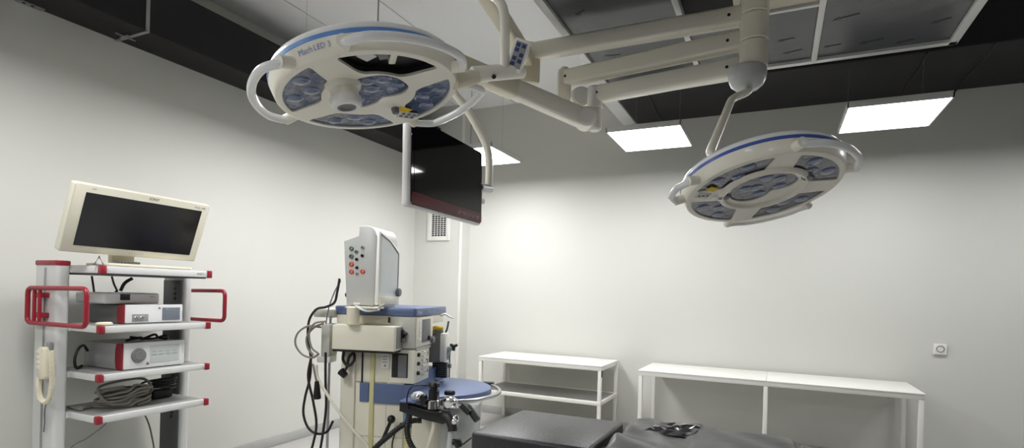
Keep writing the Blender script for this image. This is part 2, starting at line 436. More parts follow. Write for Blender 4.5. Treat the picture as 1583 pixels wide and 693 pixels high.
def lamp_head(t, Cn, nrm, base, ringmat, glass, hands, with_handle):
    n = V(nrm).normalized(); a = (Rd - n * Rd.dot(n)).normalized(); y = n.cross(a)
    H = Matrix((a, y, n)).transposed().to_4x4(); H.translation = V(Cn)
    B = lambda mb, name, m, p=t, **k: mb.build(name, m, p, M=H, world=True, **k)
    # housing: face sheet with five openings, flared side wall
    wins = [base + 90 * k for k in range(4)]
    P = [petal(w) for w in wins]
    cw = chaikin([(.142, -.05), (.148, -.01), (.118, .03), (.075, .035), (.04, .03), (.012, .07), (-.04, .09), (-.09, .07), (-.128, .01), (-.115, -.075), (-.055, -.125), (.02, -.145), (.08, -.14), (.122, -.1)], 2)
    if not with_handle:
        cw = [(q[0] * math.cos(0.5) + q[1] * math.sin(0.5) - 0.01, -q[0] * math.sin(0.5) + q[1] * math.cos(0.5) * 1.0 - .01) for q in cw]
    hs = MB()
    hs.plate(arc(0.306, 0, 357, 119), P + [cw], 0.0, 0.009)
    hs.lathe([(0.306, 0), (0.313, 0.0015), (0.317, 0.007), (0.321, 0.02), (0.3265, 0.04), (0.329, 0.053)], None, 120)
    B(hs, 'housing', M_cream, angle=30)
    B(MB().lathe([(0.3285, 0.052), (0.3305, 0.0535), (0.3305, 0.0655), (0.3285, 0.067)], None, 120), 'blue_ring', ringmat)
    B(MB().lathe([(0.3285, 0.066), (0.330, 0.068), (0.329, 0.076), (0.322, 0.088), (0.300, 0.102), (0.24, 0.116), (0.14, 0.126), (0, 0.13)], None, 120), 'top_shell', M_lampwhite)
    for k, pth in enumerate(P):
        near = (with_handle and k == 0)
        if near:      # the window nearest the photographer is an open dark recess with pale struts
            g = B(MB().prism(inset(pth, -0.06), 0.030, 0.033), 'recess', M_black)
            g2 = MB()
            g2.plate(inset(pth, -0.02), [], 0.044, 0)
            c = pol(0.26, base)
            for (r, dg, L, wd, an, mm) in ((0.262, base + 17, 0.05, 0.045, -0.5, M_alu), (0.255, base - 2, 0.075, 0.022, 0.35, M_cream), (0.262, base + 6, 0.04, 0.03, 0.0, M_midgrey)):
                q = pol(r, dg)
                B(MB().box((-wd / 2, -L / 2, 0.008), (wd / 2, L / 2, 0.024), 0.003, Matrix.Translation((q[0], q[1], 0)) @ Matrix.Rotation(an, 4, 'Z')), 'strut', mm, g)
        else:
            g = B(MB().prism(inset(pth, -0.008), 0.006, 0.010), 'lens_cover', glass)
            for (r, dg, s) in ((0.252, 15, .030), (0.252, -15, .030), (0.200, 0, .030)):
                q = pol(r, wins[k] + dg)
                B(MB().sphere((q[0], q[1], 0.0065), s, None, 1, 1, 0.26, 20), 'lens', M_lens, g)
    g = B(MB().prism(inset(cw, -0.008), 0.006, 0.010), 'lens_cover', glass)
    spots = ((.075, -.095), (.105, -.03), (.02, -.10), (.02, -.04), (-.055, .03), (-.08, -.04)) if with_handle else ((.03, -.10), (.06, -.03), (-.03, -.11), (-.04, -.03), (.0, .03), (-.08, -.02))
    for q in spots: B(MB().sphere((q[0], q[1], 0.0065), 0.029, None, 1, 1, 0.26, 20), 'lens', M_lens, g)
    # raised inner ring on the face
    if not with_handle:
        B(MB().lathe([(0.152, 0.001), (0.156, -0.012), (0.166, -0.015), (0.176, -0.010), (0.182, 0.001)], Matrix.Translation((-0.005, -0.02, 0)), 64), 'inner_ring', M_cream)
        for q, an in (((0.135, -0.12), 0.6), ((-0.155, 0.02), 0.2)):
            B(MB().box((-0.022, -0.018, -0.014), (0.022, 0.018, 0.002), 0.004, Matrix.Translation((q[0], q[1], 0)) @ Matrix.Rotation(an, 4, 'Z')), 'ring_clip', M_midgrey)
    # rail handles round the rim
    for c, hw, R in hands:
        ext = hw - 7
        pts = [(0.318, c - hw), (0.352, c - hw + 0.5), (R - 0.006, c - ext + 1), (R, c - ext * 0.75), (R, c - ext * 0.4), (R, c), (R, c + ext * 0.4), (R, c + ext * 0.75), (R - 0.006, c + ext - 1), (0.352, c + hw - 0.5), (0.318, c + hw)]
        path = [(*pol(r, d), 0.010 if r > 0.34 else 0.02) for r, d in pts]
        hd = MB().tube(smooth_path(path, 6), 0.0145, 14)
        h = B(hd, 'rail_handle', M_lampwhite)
        for sgn in (-1, 1):
            q0, q1 = pol(0.312, c + sgn * hw), pol(0.365, c + sgn * (hw - 0.6))
            B(MB().tube([(*q0, 0.022), (*q1, 0.012)], 0.020, 14), 'handle_socket', M_cream, h)
    return H, B

# --- near lamp
t1 = thing('surgical_lamp', 'large near surgical lamp with blue ring, centre grip and control panel on its stem', 'surgical lamp', (-1.3308, 1.5610, 2.1937))
H1, B1 = lamp_head(t1, (-1.3308, 1.5610, 2.1937), (-0.1996, -0.0385, 0.9791), 60, M_blue_ring, M_lens_glass,
                   [(160, 38, 0.385), (50, 38, 0.378), (-42, 32, 0.425)], True)
# centre grip
hx, hy = -0.062, -0.105
TG = Matrix.Translation((hx, hy, 0.004))
g = B1(MB().lathe([(0, 0.0), (0.062, 0.0), (0.060, -0.008), (0.050, -0.016), (0.047, -0.022), (0.046, -0.047), (0, -0.047)], TG, 40), 'centre_grip', M_cream)
B1(MB().lathe([(0, -0.045), (0.050, -0.045), (0.052, -0.050), (0.051, -0.074), (0.045, -0.080), (0.032, -0.080), (0.028, -0.072), (0, -0.072)], TG, 40), 'grip_collar', M_white, g)
B1(MB().lathe([(0, -0.0725), (0.031, -0.0725), (0.031, -0.0795), (0.024, -0.0785), (0.022, -0.075), (0, -0.075)], TG, 32), 'grip_end', M_midgrey, g)
q = MB()
for k in range(5):
    a0 = math.radians(100 + k * 9); a1 = math.radians(100 + (k + 1) * 9)
    o = len(q.v); r = 0.0485
    for (aa, z) in ((a0, -0.018), (a1, -0.018), (a1, -0.044), (a0, -0.044)): q.v.append(V((hx + r * math.cos(aa), hy + r * math.sin(aa), z)))
    q.f.append([o, o + 1, o + 2, o + 3]); q.mi.append(0)
B1(q, 'grip_window', M_greyplastic, g)
# little sensor knob, yellow label and key pad by the lower spoke
p = pol(0.155, -66)
B1(MB().rod((p[0], p[1], 0.002), (p[0], p[1], -0.022), 0.016, 0.013, bev=0.003), 'sensor_knob', M_midgrey)
p = pol(0.190, -62)
ML = Matrix.Translation((p[0], p[1], 0)) @ Matrix.Rotation(math.radians(52), 4, 'Z')
B1(MB().box((-0.030, -0.020, -0.0025), (0.030, 0.020, 0.001), 0.001, ML), 'warning_label', M_yellow)
p = pol(0.243, -67)
ML = Matrix.Translation((p[0], p[1], 0)) @ Matrix.Rotation(math.radians(40), 4, 'Z')
kp = B1(MB().box((-0.038, -0.026, -0.003), (0.038, 0.026, 0.001), 0.002, ML), 'key_pad', M_domegrey)
for i in range(3):
    for j in range(2):
        B1(MB().rod((-0.024 + i * 0.024, -0.012 + j * 0.022, -0.0055), (-0.024 + i * 0.024, -0.012 + j * 0.022, -0.002), 0.007, seg=12, M=ML), 'key', M_midgrey, kp)
# maker's lettering on the side wall
def rim_map(c0):
    def fn(x, yy):
        z = 0.028 - yy * 0.98
        r = 0.3185 + (z - 0.007) * 0.25 + 0.0016
        th = math.radians(c0) - x / 0.325
        return V((r * math.cos(th), -r * math.sin(th), z))
    return fn
def rim_map2(c0):
    def fn(x, yy):
        z = 0.030 + yy
        r = 0.3185 + (z - 0.007) * 0.25 + 0.0016
        th = math.radians(c0) - x / 0.325
        return V((r * math.cos(th), -r * math.sin(th), z))
    return fn
B1(MB().text('Mach', 0.025, rim_map2(110.5)), 'lettering', M_text)
B1(MB().text('LED 3', 0.023, rim_map2(100)), 'lettering', M_text)
# stem: cardan block, horizontal cylinder, upright tube, spring arm back to the arm column
blk = MB().tube([V((-1.075, 1.715, 2.262)), V((-1.05, 1.757, 2.285)), V((-1.02, 1.79, 2.303))], [0.028, 0.03, 0.026], 16)
blk.build('cardan_joint', M_creamd, t1, world=True)
c0, c1 = V((-1.038, 1.778, 2.307)), V((-0.895, 1.926, 2.357))
cyl = MB().rod(c0, c1, 0.0285, seg=32, bev=0.004)
yk = cyl.build('yoke_cylinder', M_cream, t1, world=True)
MB().rod(V((-0.968, 1.822, 2.304)), V((-0.962, 1.812, 2.301)), 0.008, seg=12).build('screw', M_black, yk, world=True)
tp = round_path([(-0.943, 1.86, 2.345), (-0.946, 1.853, 2.60), (-1.10, 1.90, 2.70), (-1.30, 2.01, 2.865), (-1.335, 2.06, 2.99)], 0.09, 7)
MB().tube(tp, 0.0185, 16).build('drop_tube', M_cream, t1, world=True)
sp0, sp1 = V((-1.50, 3.29, 3.03)), V((-1.335, 2.06, 3.06))
arm_mesh(sp0, sp1, 0.08, 0.10, 0.085).build('spring_arm', M_creamd, t1, world=True)
# control panel facing the photographer at the cylinder's end
pn = V((0.12, -0.86, -0.28)).normalized()
pc = V((-0.893, 1.872, 2.392)); px = V((0, 0, 1)).cross(-pn).normalized(); 
px = -px if px.dot(Rd) < 0 else px
py = pn.cross(px); py = py if py.z > 0 else -py
rot = math.radians(-24)
ux = px * math.cos(rot) + py * math.sin(rot); uy = -px * math.sin(rot) + py * math.cos(rot)
MP = Matrix((ux, uy, ux.cross(uy))).transposed().to_4x4(); MP.translation = pc
cp = MB().box((-0.030, -0.058, -0.016), (0.030, 0.058, 0.008), 0.004, MP).build('control_panel', M_white, t1, world=True)
MB().box((-0.021, -0.045, 0.0075), (0.024, 0.048, 0.0095), 0.001, MP).build('panel_face', M_greyplastic, cp, world=True)
for i, (kx, ky) in enumerate(((-0.010, 0.036), (0.013, 0.036), (-0.010, 0.018), (-0.010, -0.012), (0.013, 0.004), (-0.010, -0.032), (0.013, -0.018))):
    MB().box((kx - 0.008, ky - 0.007, 0.009), (kx + 0.008, ky + 0.007, 0.0115), 0.001, MP).build('key', M_keyblue, cp, world=True)

# --- far lamp
t2 = thing('surgical_lamp', 'smaller tilted surgical lamp hanging over the long white table on a slanted tube', 'surgical lamp', (-0.0651, 2.5919, 1.9656))
H2, B2 = lamp_head(t2, (-0.0651, 2.5919, 1.9656), (-0.2030, 0.2259, 0.9528), 50, M_blue_ring2, M_lens_glass2,
                   [(178, 15, 0.385), (58, 34, 0.362), (-62, 30, 0.36)], False)
p = pol(0.235, 169)
B2(MB().box((-0.022, -0.016, -0.0025), (0.022, 0.016, 0.001), 0.001, Matrix.Translation((p[0], p[1], 0)) @ Matrix.Rotation(0.5, 4, 'Z')), 'warning_label', M_yellow)
p = pol(0.252, 182)
kp = B2(MB().box((-0.03, -0.022, -0.003), (0.03, 0.022, 0.001), 0.002, Matrix.Translation((p[0], p[1], 0)) @ Matrix.Rotation(0.2, 4, 'Z')), 'key_pad', M_domegrey)
for i in range(3):
    B2(MB().rod((p[0] - 0.018 + i * 0.018, p[1], -0.0055), (p[0] - 0.018 + i * 0.018, p[1], -0.002), 0.006, seg=12), 'key', M_midgrey, kp)
p = pol(0.185, -168)
B2(MB().sphere((p[0], p[1], 0.0), 0.02, None, 1, 1, 0.6), 'sensor_knob', M_white)
tp = round_path([(-0.17, 3.46, 2.735), (-0.165, 3.30, 2.645), (-0.245, 3.24, 2.60), (-0.292, 2.66, 2.155), (-0.20, 2.62, 2.09)], 0.08, 7)
MB().tube(tp, 0.021, 16).build('drop_tube', M_cream, t2, world=True)
arm_mesh((-1.19, 3.60, 2.845), (-0.19, 3.50, 2.835), 0.07, 0.08, 0.07).build('spring_arm', M_cream, t2, world=True)
pv = V((-1.213, 3.52, 2.813))
b = MB().rod(pv + Fd * 0.09, pv - Fd * 0.055, 0.066, seg=36, bev=0.006)
b.build('pivot_joint', M_cream, t2, world=True)
MB().rod(pv - Fd * 0.054, pv - Fd * 0.062, 0.054, seg=36, bev=0.003).build('pivot_cap', M_white, t2, world=True)

# ------------------------------------------------------------------ hanging monitor
t = thing('hanging_monitor', 'black screened white monitor with dark red lower bezel hung from a ceiling arm', 'monitor', (-1.47, 2.31, 2.05))
MR = Matrix.Translation((-1.45, 2.31, 2.06)) @ Matrix.Rotation(math.radians(2.2), 4, 'Z') @ Matrix.Rotation(math.radians(-1.0), 4, 'Y') @ Matrix.Translation((1.45, -2.31, -2.06))
y0, y1, z0, z1, xf = 1.968, 2.648, 1.872, 2.262, -1.45
b = MB().box((xf - 0.046, y0 - 0.012, z0 - 0.006), (xf - 0.004, y1 + 0.006, z1 + 0.008), 0.014, seg=3)
b.box((xf - 0.075, y0 + 0.12, z0 + 0.06), (xf - 0.04, y1 - 0.12, z1 - 0.06), 0.02)
b.build('housing', M_monwhite, t, M=MR, world=True)
def rrect(a0, a1, b0, b1, r, n=5):
    out = []
    for cx, cy, s in ((a1 - r, b1 - r, 0), (a0 + r, b1 - r, 90), (a0 + r, b0 + r, 180), (a1 - r, b0 + r, 270)):
        for k in range(n + 1):
            th = math.radians(s + 90 * k / n); out.append((cx + r * math.cos(th), cy + r * math.sin(th)))
    return out
YZ = Matrix(((0, 0, 1, 0), (1, 0, 0, 0), (0, 1, 0, 0), (0, 0, 0, 1)))   # (y,z,x) builder -> world
MB().prism(rrect(y0, y1, z0 + 0.004, z1, 0.02), xf - 0.006, xf, YZ).build('bezel', M_screen, t, M=MR, world=True)
MB().prism(rrect(y0 + 0.003, y1 - 0.003, z0 + 0.006, z0 + 0.060, 0.012), xf - 0.004, xf + 0.001, YZ).build('lower_strip', M_bezel, t, M=MR, world=True)
MB().prism(rrect(y0 + 0.022, y1 - 0.012, z0 + 0.062, z1 - 0.014, 0.004), xf - 0.004, xf + 0.0014, YZ).build('screen', M_screen, t, M=MR, world=True)
b = MB().box((xf, y1 - 0.26, z0 + 0.036), (xf + 0.0016, y1 - 0.03, z0 + 0.038))
for k in range(5): b.box((xf, y1 - 0.255 + k * 0.05, z0 + 0.024), (xf + 0.0018, y1 - 0.245 + k * 0.05, z0 + 0.030))
b.build('button_strip', M_greyplastic, t, M=MR, world=True)
b = MB().rod((-1.472, 2.64, 2.075), (-1.466, 2.752, 2.085), 0.024, seg=24, bev=0.004)
b.build('tilt_joint', M_steel, t, world=True)
b = MB().box((-1.492, 2.648, 1.99), (-1.462, 2.69, 2.02), 0.005).rod((-1.475, 2.66, 2.02), (-1.475, 2.66, 2.08), 0.009)
b.build('side_bracket', M_white, t, world=True)
tp = smooth_path([(-1.575, 2.585, 2.70), (-1.612, 2.575, 2.60), (-1.576, 2.616, 2.533), (-1.533, 2.659, 2.452), (-1.485, 2.722, 2.33), (-1.468, 2.736, 2.22), (-1.466, 2.736, 2.085)], 6)
MB().tube(tp, 0.0215, 16).build('drop_tube', M_cream, t, world=True)
mp0 = V((-1.147, 3.442, 2.645)); mp1 = V((-1.59, 2.567, 2.735))
arm = arm_mesh(mp0, mp1, 0.075, 0.125, 0.095, 0.015).build('spring_arm', M_cream, t, world=True)
dd = (mp1 - mp0).normalized()
arm_mesh(mp0 + dd * 0.58, mp1 + dd * 0.02, 0.083, 0.112, 0.10, 0.012).build('arm_sleeve', M_creamd, arm, world=True)
b = MB().rod(mp0 + Fd * 0.06, mp0 - Fd * 0.075, 0.064, seg=36, bev=0.008)
b.build('pivot_joint', M_cream, t, world=True)
MB().rod(mp0 - Fd * 0.075, mp0 - Fd * 0.082, 0.052, seg=36, bev=0.003).rod(mp0 - Fd * 0.08, mp0 - Fd * 0.085, 0.006, seg=10).build('pivot_cap', M_white, t, world=True)

# ------------------------------------------------------------------ endoscopy cart
t = thing('endoscopy_cart', 'white grey equipment cart with red corner caps and red side handles by left wall', 'equipment cart', (-3.83, 2.22, 0))
def post(ya, yb, inner, top):
    b = MB().prism(rrect(-4.095, -3.845, ya, yb, 0.022), 0.12, top)
    p = b.build('post', M_cart, t, world=True)
    MB().prism(rrect(-4.10, -3.84, ya - 0.005, yb + 0.005, 0.024), top, top + 0.03, None, 0.006).build('post_cap', M_red, p, world=True)
    return p
pl = post(1.80, 1.87, 1, 1.595)
pr = post(2.585, 2.645, -1, 1.555)
MB().box((-4.07, 2.574, 0.14), (-3.875, 2.5855, 1.53), 0.003).build('socket_channel', M_cartdark, pr, world=True)
for z in (1.47, 1.435, 1.40, 0.88, 0.84, 0.80, 0.575, 0.54):
    MB().box((-3.955, 2.569, z - 0.011), (-3.925, 2.575, z + 0.011), 0.002).build('socket', M_black, pr, world=True)
MB().box((-4.0, 2.55, 0.60), (-3.96, 2.574, 0.70), 0.006).build('plug_box', M_black, pr, world=True)
MB().tube([(-3.97, 1.797, 0.3), (-3.97, 1.797, 1.58)], 0.006, 8).build('post_groove', M_greyplastic, pl, world=True)
for zt, th in ((1.60, 0.05), (1.243, 0.046), (0.957, 0.044), (0.712, 0.046)):
    b = MB(); b.box((-4.06, 1.885, zt - th + 0.004), (-3.556, 2.565, zt - 0.002), 0.004); 
    s = b.build('shelf', M_cart, t, world=True)
    MB().box((-4.05, 1.892, zt - 0.004), (-3.575, 2.558, zt), 0.001).build('shelf_mat', M_cartshelf, s, world=True)
    for yc in (1.893, 2.566):
        MB().box((-3.585, yc - 0.016, zt - th), (-3.545, yc + 0.016, zt + 0.001), 0.006).build('corner_cap', M_red, s, world=True)
    if th == 0.05:
        MB().box((-4.05, 1.90, zt - th - 0.006), (-3.57, 2.55, zt - th + 0.005)).build('under_tray', M_cartdark, s, world=True)
        MB().text('ENDO', 0.018, lambda x, y, zz=zt: V((-3.5545, 2.50 + x, zz - 0.024 + y))).build('lettering', M_textdark, s, world=True)
    MB().box((-4.07, 1.87, zt - th + 0.005), (-3.86, 1.89, zt - 0.005)).build('shelf_bracket', M_cart, s, world=True)
    MB().box((-4.07, 2.56, zt - th + 0.005), (-3.86, 2.586, zt - 0.005)).build('shelf_bracket', M_cart, s, world=True)
def side_handle(y, x0, x1, yp):
    b = MB().tube(round_path([(x0, y, 1.247), (x1, y, 1.25), (x1, y, 1.463), (x0, y, 1.456)], 0.04, 5, True), 0.0135, 12, True)
    h = b.build('side_handle', M_red, t, world=True)
    b = MB()
    for xx in (-3.99, -3.93): b.tube([(xx, y, 1.25), (xx, y, 1.458)], 0.010, 10)
    b.box((-4.0, min(y, yp), 1.28), (-3.92, max(y, yp), 1.31), 0.004); b.box((-4.0, min(y, yp), 1.40), (-3.92, max(y, yp), 1.43), 0.004)
    b.build('handle_bracket', M_red, h, world=True)
side_handle(1.755, -4.065, -3.447, 1.80)
side_handle(2.675, -4.06, -3.535, 2.645)
MB().box((-4.12, 1.80, 0.10), (-3.52, 2.65, 0.17), 0.02).build('base', M_cart, t, world=True)
for x in (-4.05, -3.6):
    for y in (1.87, 2.57):
        c = MB().rod((x, y - 0.018, 0.05), (x, y + 0.018, 0.05), 0.05, seg=24, bev=0.006); c.box((x - 0.03, y - 0.024, 0.05), (x + 0.012, y + 0.024, 0.105), 0.006)
        c.build('caster', M_rubber, t, world=True)

# monitor on the cart
t = thing('cart_monitor', 'wide cream framed monitor tilted forward on top of the equipment cart', 'monitor', (-3.62, 2.11, 1.60))
tl, tr, bl, br = V((-3.5, 1.704, 2.05)), V((-3.5, 2.522, 2.047)), V((-3.65, 1.716, 1.668)), V((-3.65, 2.521, 1.655))
ex = ((tr - tl) + (br - bl)).normalized(); up = ((tl - bl) + (tr - br)).normalized(); nz = ex.cross(up)
up = nz.cross(ex)
MM = Matrix((ex, up, nz)).transposed().to_4x4(); MM.translation = (tl + tr + bl + br) / 4
hw, hh = 0.406, 0.204
b = MB().prism(rrect(-hw, hw, -hh, hh, 0.012), -0.05, 0.0, MM, 0.006)
b.prism(rrect(-hw * 0.8, hw * 0.8, -hh * 0.8, hh * 0.8, 0.02), -0.085, -0.045, MM, 0.01)
b.build('housing', M_moncream, t, world=True)
MB().prism(rrect(-hw + 0.064, hw - 0.052, -hh + 0.045, hh - 0.045, 0.003), -0.002, 0.0015, MM).build('screen', M_screen2, t, world=True)
def mt(x0, y0): return lambda x, y: MM @ V((x0 + x, y0 + y, 0.0012))
MB().text('SONY', 0.024, mt(0.03, hh - 0.022)).build('lettering', M_textdark, t, world=True)
MB().text('FULL HD', 0.020, mt(hw - 0.07, hh - 0.026)).build('lettering', M_textdark, t, world=True)
MB().text('LMD', 0.012, mt(-hw + 0.1, hh - 0.02)).build('lettering', M_greyplastic, t, world=True)
b = MB()
for k in range(6): b.rod((-0.03 + k * 0.016, -hh + 0.022, -0.001), (-0.03 + k * 0.016, -hh + 0.022, 0.002), 0.003, seg=8, M=MM)
b.build('button_row', M_greyplastic, t, world=True)
b = MB().prism(rrect(-3.83, -3.57, 1.93, 2.46, 0.03), 1.601, 1.617, None, 0.004)
b.build('stand_base', M_creamd, t, world=True)
b = MB().box((-3.83, 2.06, 1.61), (-3.78, 2.20, 1.86), 0.012); b.box((-3.79, 2.02, 1.78), (-3.68, 2.24, 1.90), 0.012)
b.build('stand_neck', M_moncream, t, world=True)
b = MB().box((-3.64, 1.99, 1.617), (-3.60, 2.13, 1.633), 0.005)
for k in range(6): b.box((-3.602, 2.0 + k * 0.02, 1.618), (-3.597, 2.012 + k * 0.02, 1.631))
b.build('tilt_hinge', M_cartdark, t, world=True)
o = MB().tube([(-3.60, 1.868, 1.604), (-3.60, 1.893, 1.652), (-3.60, 1.918, 1.604)], 0.0065, 10, True).build('cable_hook', M_midgrey)
tag(o, 'small grey triangular wire hook on the cart top beside the red corner cap', 'hook')

# devices on the cart
t = thing('processor_box', 'slim silver box with small black display on top of the wide white device', 'device', (-3.86, 2.18, 1.365))
MB().box((-4.04, 1.99, 1.368), (-3.72, 2.33, 1.437), 0.014, seg=3).build('casing', M_cart, t, world=True)
MB().box((-3.722, 2.082, 1.391), (-3.7185, 2.141, 1.430), 0.001).build('display', M_black, t, world=True)
MB().text('OTV', 0.016, lambda x, y: V((-3.7188, 2.28 + x, 1.412 + y))).build('lettering', M_textdark, t, world=True)
def device(name, label, loc, x0, x1, y0, y1, z0, z1, side):
    t = thing(name, label, 'device', loc)
    MB().box((x0, y0 + 0.004, z0), (x1 - 0.05, y1 - 0.004, z1 - 0.006), 0.006).build('casing', side, t, world=True)
    MB().box((x1 - 0.02, y0 + 0.012, z0 + 0.002), (x1, y1, z1), 0.005).build('front_panel', M_device, t, world=True)
    zc = (z0 + z1) / 2; hh = (z1 - z0) / 2
    cr = [(x1 - 0.004, y0 + 0.012)]
    XZ = Matrix(((1, 0, 0, 0), (0, 0, 1, 0), (0, 1, 0, 0), (0, 0, 0, 1)))
    poly = [(x1 - 0.008, zc - hh + 0.003), (x1 - 0.008, zc + hh - 0.001)] + [(x1 - 0.055 - 0.018 * math.cos(a) * 1.0, zc + hh * 0.96 * math.sin(a)) for a in [PI / 2 - PI * k / 10 for k in range(11)]]
    MB().prism(poly, y0, y1 - 0.002, XZ).build('red_surround', M_red, t, world=True)
    return t
t = device('light_source', 'white device with small touch display and red flank on second cart shelf', (-3.84, 2.25, 1.243), -4.05, -3.65, 2.065, 2.445, 1.246, 1.365, M_midgrey)
MB().box((-3.651, 2.305, 1.262), (-3.6475, 2.424, 1.345), 0.001).build('display', M_lcd, t, world=True)
MB().box((-3.651, 2.115, 1.257), (-3.6475, 2.215, 1.305), 0.002).build('socket_plate', M_greyplastic, t, world=True)
for y in (2.14, 2.175): MB().rod((-3.649, y, 1.28), (-3.643, y, 1.28), 0.013, seg=20, bev=0.002).build('socket', M_steel, t, world=True)
MB().rod((-3.649, 2.285, 1.342), (-3.6455, 2.285, 1.342), 0.006, seg=12).build('button', M_midgrey, t, world=True)
MB().text('STORZ', 0.014, lambda x, y: V((-3.6482, 2.436 + y * 0.5, 1.30 + x))).build('lettering', M_textdark, t, world=True)
t = device('insufflator', 'larger white device with round dark port and red flank on third cart shelf', (-3.84, 2.24, 0.957), -4.04, -3.62, 2.045, 2.445, 0.960, 1.126, M_devgrey)
MB().rod((-3.622, 2.143, 1.045), (-3.606, 2.143, 1.045), 0.046, 0.043, seg=36, bev=0.004).rod((-3.61, 2.143, 1.045), (-3.603, 2.143, 1.045), 0.03, seg=28, bev=0.003).build('port', M_midgrey, t, world=True)
MB().box((-3.621, 2.215, 0.992), (-3.6175, 2.405, 1.10), 0.001).build('printed_panel', M_lcdlight, t, world=True)
b = MB()
for k in range(4): b.box((-3.618, 2.225 + k * 0.045, 1.04), (-3.6165, 2.255 + k * 0.045, 1.044)); b.box((-3.618, 2.225 + k * 0.045, 1.06), (-3.6165, 2.25 + k * 0.045, 1.063))
b.build('print_lines', M_greyplastic, t, world=True)
XT = Matrix(((0, 0, 1, 0), (1, 0, 0, 0), (0, 1, 0, 0), (0, 0, 0, 1)))
MB().prism([(2.19, 0.983), (2.21, 0.983), (2.20, 1.0)], -3.62, -3.617, XT).build('warning_mark', M_textdark, t, world=True)
MB().text('STORZ', 0.015, lambda x, y: V((-3.6182, 2.43 + y * 0.5, 1.06 + x))).build('lettering', M_textdark, t, world=True)
def cable(name, label, pts, r, m, cat='cable', group=None, seg=8, n=6):
    return tag(MB().tube(smooth_path(pts, n), r, seg).build(name, m), label, cat, group)
# dark leads behind, on and under the shelves
cable('power_lead', 'thin black lead hanging straight below the cart top at its left end', [(-3.80, 1.96, 1.538), (-3.795, 1.965, 1.49), (-3.80, 1.975, 1.44)], 0.006, M_rubber)
cable('power_lead', 'thick black lead slanting from the cart top down to the silver box', [(-3.75, 2.17, 1.532), (-3.76, 2.13, 1.50), (-3.77, 2.11, 1.449)], 0.010, M_rubber)
cable('power_lead', 'thin black lead curving from the cart top to the silver box', [(-3.72, 2.03, 1.538), (-3.73, 2.05, 1.49), (-3.76, 2.085, 1.45), (-3.775, 2.085, 1.445)], 0.006, M_rubber)
cable('video_lead', 'tangled black lead lying on top of the larger white device', [(-3.75, 2.14, 1.132), (-3.70, 2.20, 1.15), (-3.76, 2.25, 1.135), (-3.70, 2.29, 1.165), (-3.74, 2.34, 1.14), (-3.68, 2.36, 1.135), (-3.76, 2.40, 1.15), (-3.72, 2.28, 1.136), (-3.78, 2.18, 1.15)], 0.008, M_rubber)
cable('video_lead', 'black lead looped behind the larger white device at the left post', [(-3.98, 2.04, 1.06), (-3.93, 1.99, 1.10), (-3.87, 1.93, 1.08), (-3.86, 1.91, 1.02), (-3.88, 1.93, 0.97), (-3.96, 2.0, 0.968)], 0.008, M_rubber)
t = thing('light_cable', 'coiled grey cable bundle lying on the lowest cart shelf', 'cable', (-3.8, 2.1, 0.712))
b = MB(); pts = []
for k in range(96):
    a = 2 * PI * k / 16; lay = k // 16
    pts.append((-3.78 + 0.12 * math.cos(a) + 0.012 * math.sin(lay * 2.1), 2.16 + (0.13 + 0.008 * (lay % 3)) * math.sin(a) + 0.01 * math.cos(lay * 1.7), 0.726 + 0.016 * lay + 0.05 * max(0, math.sin(a + lay * 0.35)) * (0.3 + 0.12 * lay)))
b.tube(smooth_path(pts, 3), 0.0085, 8); b.build('coil', M_cablegrey, t, world=True)
MB().tube(smooth_path([(-3.70, 2.05, 0.735), (-3.72, 1.99, 0.79), (-3.78, 2.01, 0.85), (-3.77, 2.15, 0.875), (-3.75, 2.26, 0.87), (-3.73, 2.30, 0.80), (-3.76, 2.27, 0.74)], 6), 0.0085, 8).build('raised_loop', M_cablegrey, t, world=True)
MB().tube(smooth_path([(-3.74, 2.06, 0.722), (-3.86, 1.98, 0.722), (-3.80, 1.92, 0.723), (-3.96, 1.93, 0.722)], 6), 0.0085, 8).box((-3.88, 1.925, 0.714), (-3.82, 1.985, 0.735), 0.004).build('lead_end', M_cablegrey, t, world=True)
t = thing('power_adapter', 'black adapter with wound lead beside the grey coil on lowest cart shelf', 'power adapter', (-3.8, 2.42, 0.712))
MB().box((-3.92, 2.34, 0.714), (-3.78, 2.48, 0.775), 0.016).build('brick', M_black, t, world=True)
pts = [(-3.80 + 0.06 * math.cos(k * 0.7), 2.42 + 0.075 * math.sin(k * 0.7), 0.785 + 0.0022 * k) for k in range(30)] + [(-3.8, 2.34, 0.845), (-3.79, 2.27, 0.835), (-3.8, 2.255, 0.80), (-3.79, 2.24, 0.80)]
MB().tube(smooth_path(pts, 3), 0.007, 8).build('lead', M_rubber, t, world=True)
o = MB().lathe([(0, 0), (0.030, 0), (0.040, 0.006), (0.040, 0.014), (0.032, 0.020), (0, 0.022)], Matrix.Translation((-3.60, 1.93, 1.244)) @ Matrix.Diagonal((0.7, 1.15, 1, 1)), 28).build('soap_dish_lid', M_creamd)
o.name = 'plastic_cap'; tag(o, 'small cream oval cap lying on the front left corner of second shelf', 'cap')
cable('floor_lead', 'thin grey lead hanging in an arc below the lowest shelf near left post', [(-3.80, 2.10, 0.662), (-3.81, 2.06, 0.60), (-3.84, 1.98, 0.53), (-3.90, 1.92, 0.47), (-3.95, 1.90, 0.30), (-3.96, 1.95, 0.172)], 0.0045, M_midgrey)
cable('floor_lead', 'thin dark lead hanging from the middle of the lowest cart shelf', [(-3.75, 2.25, 0.662), (-3.74, 2.28, 0.60), (-3.74, 2.31, 0.50), (-3.75, 2.34, 0.35), (-3.78, 2.34, 0.172)], 0.005, M_cartdark)
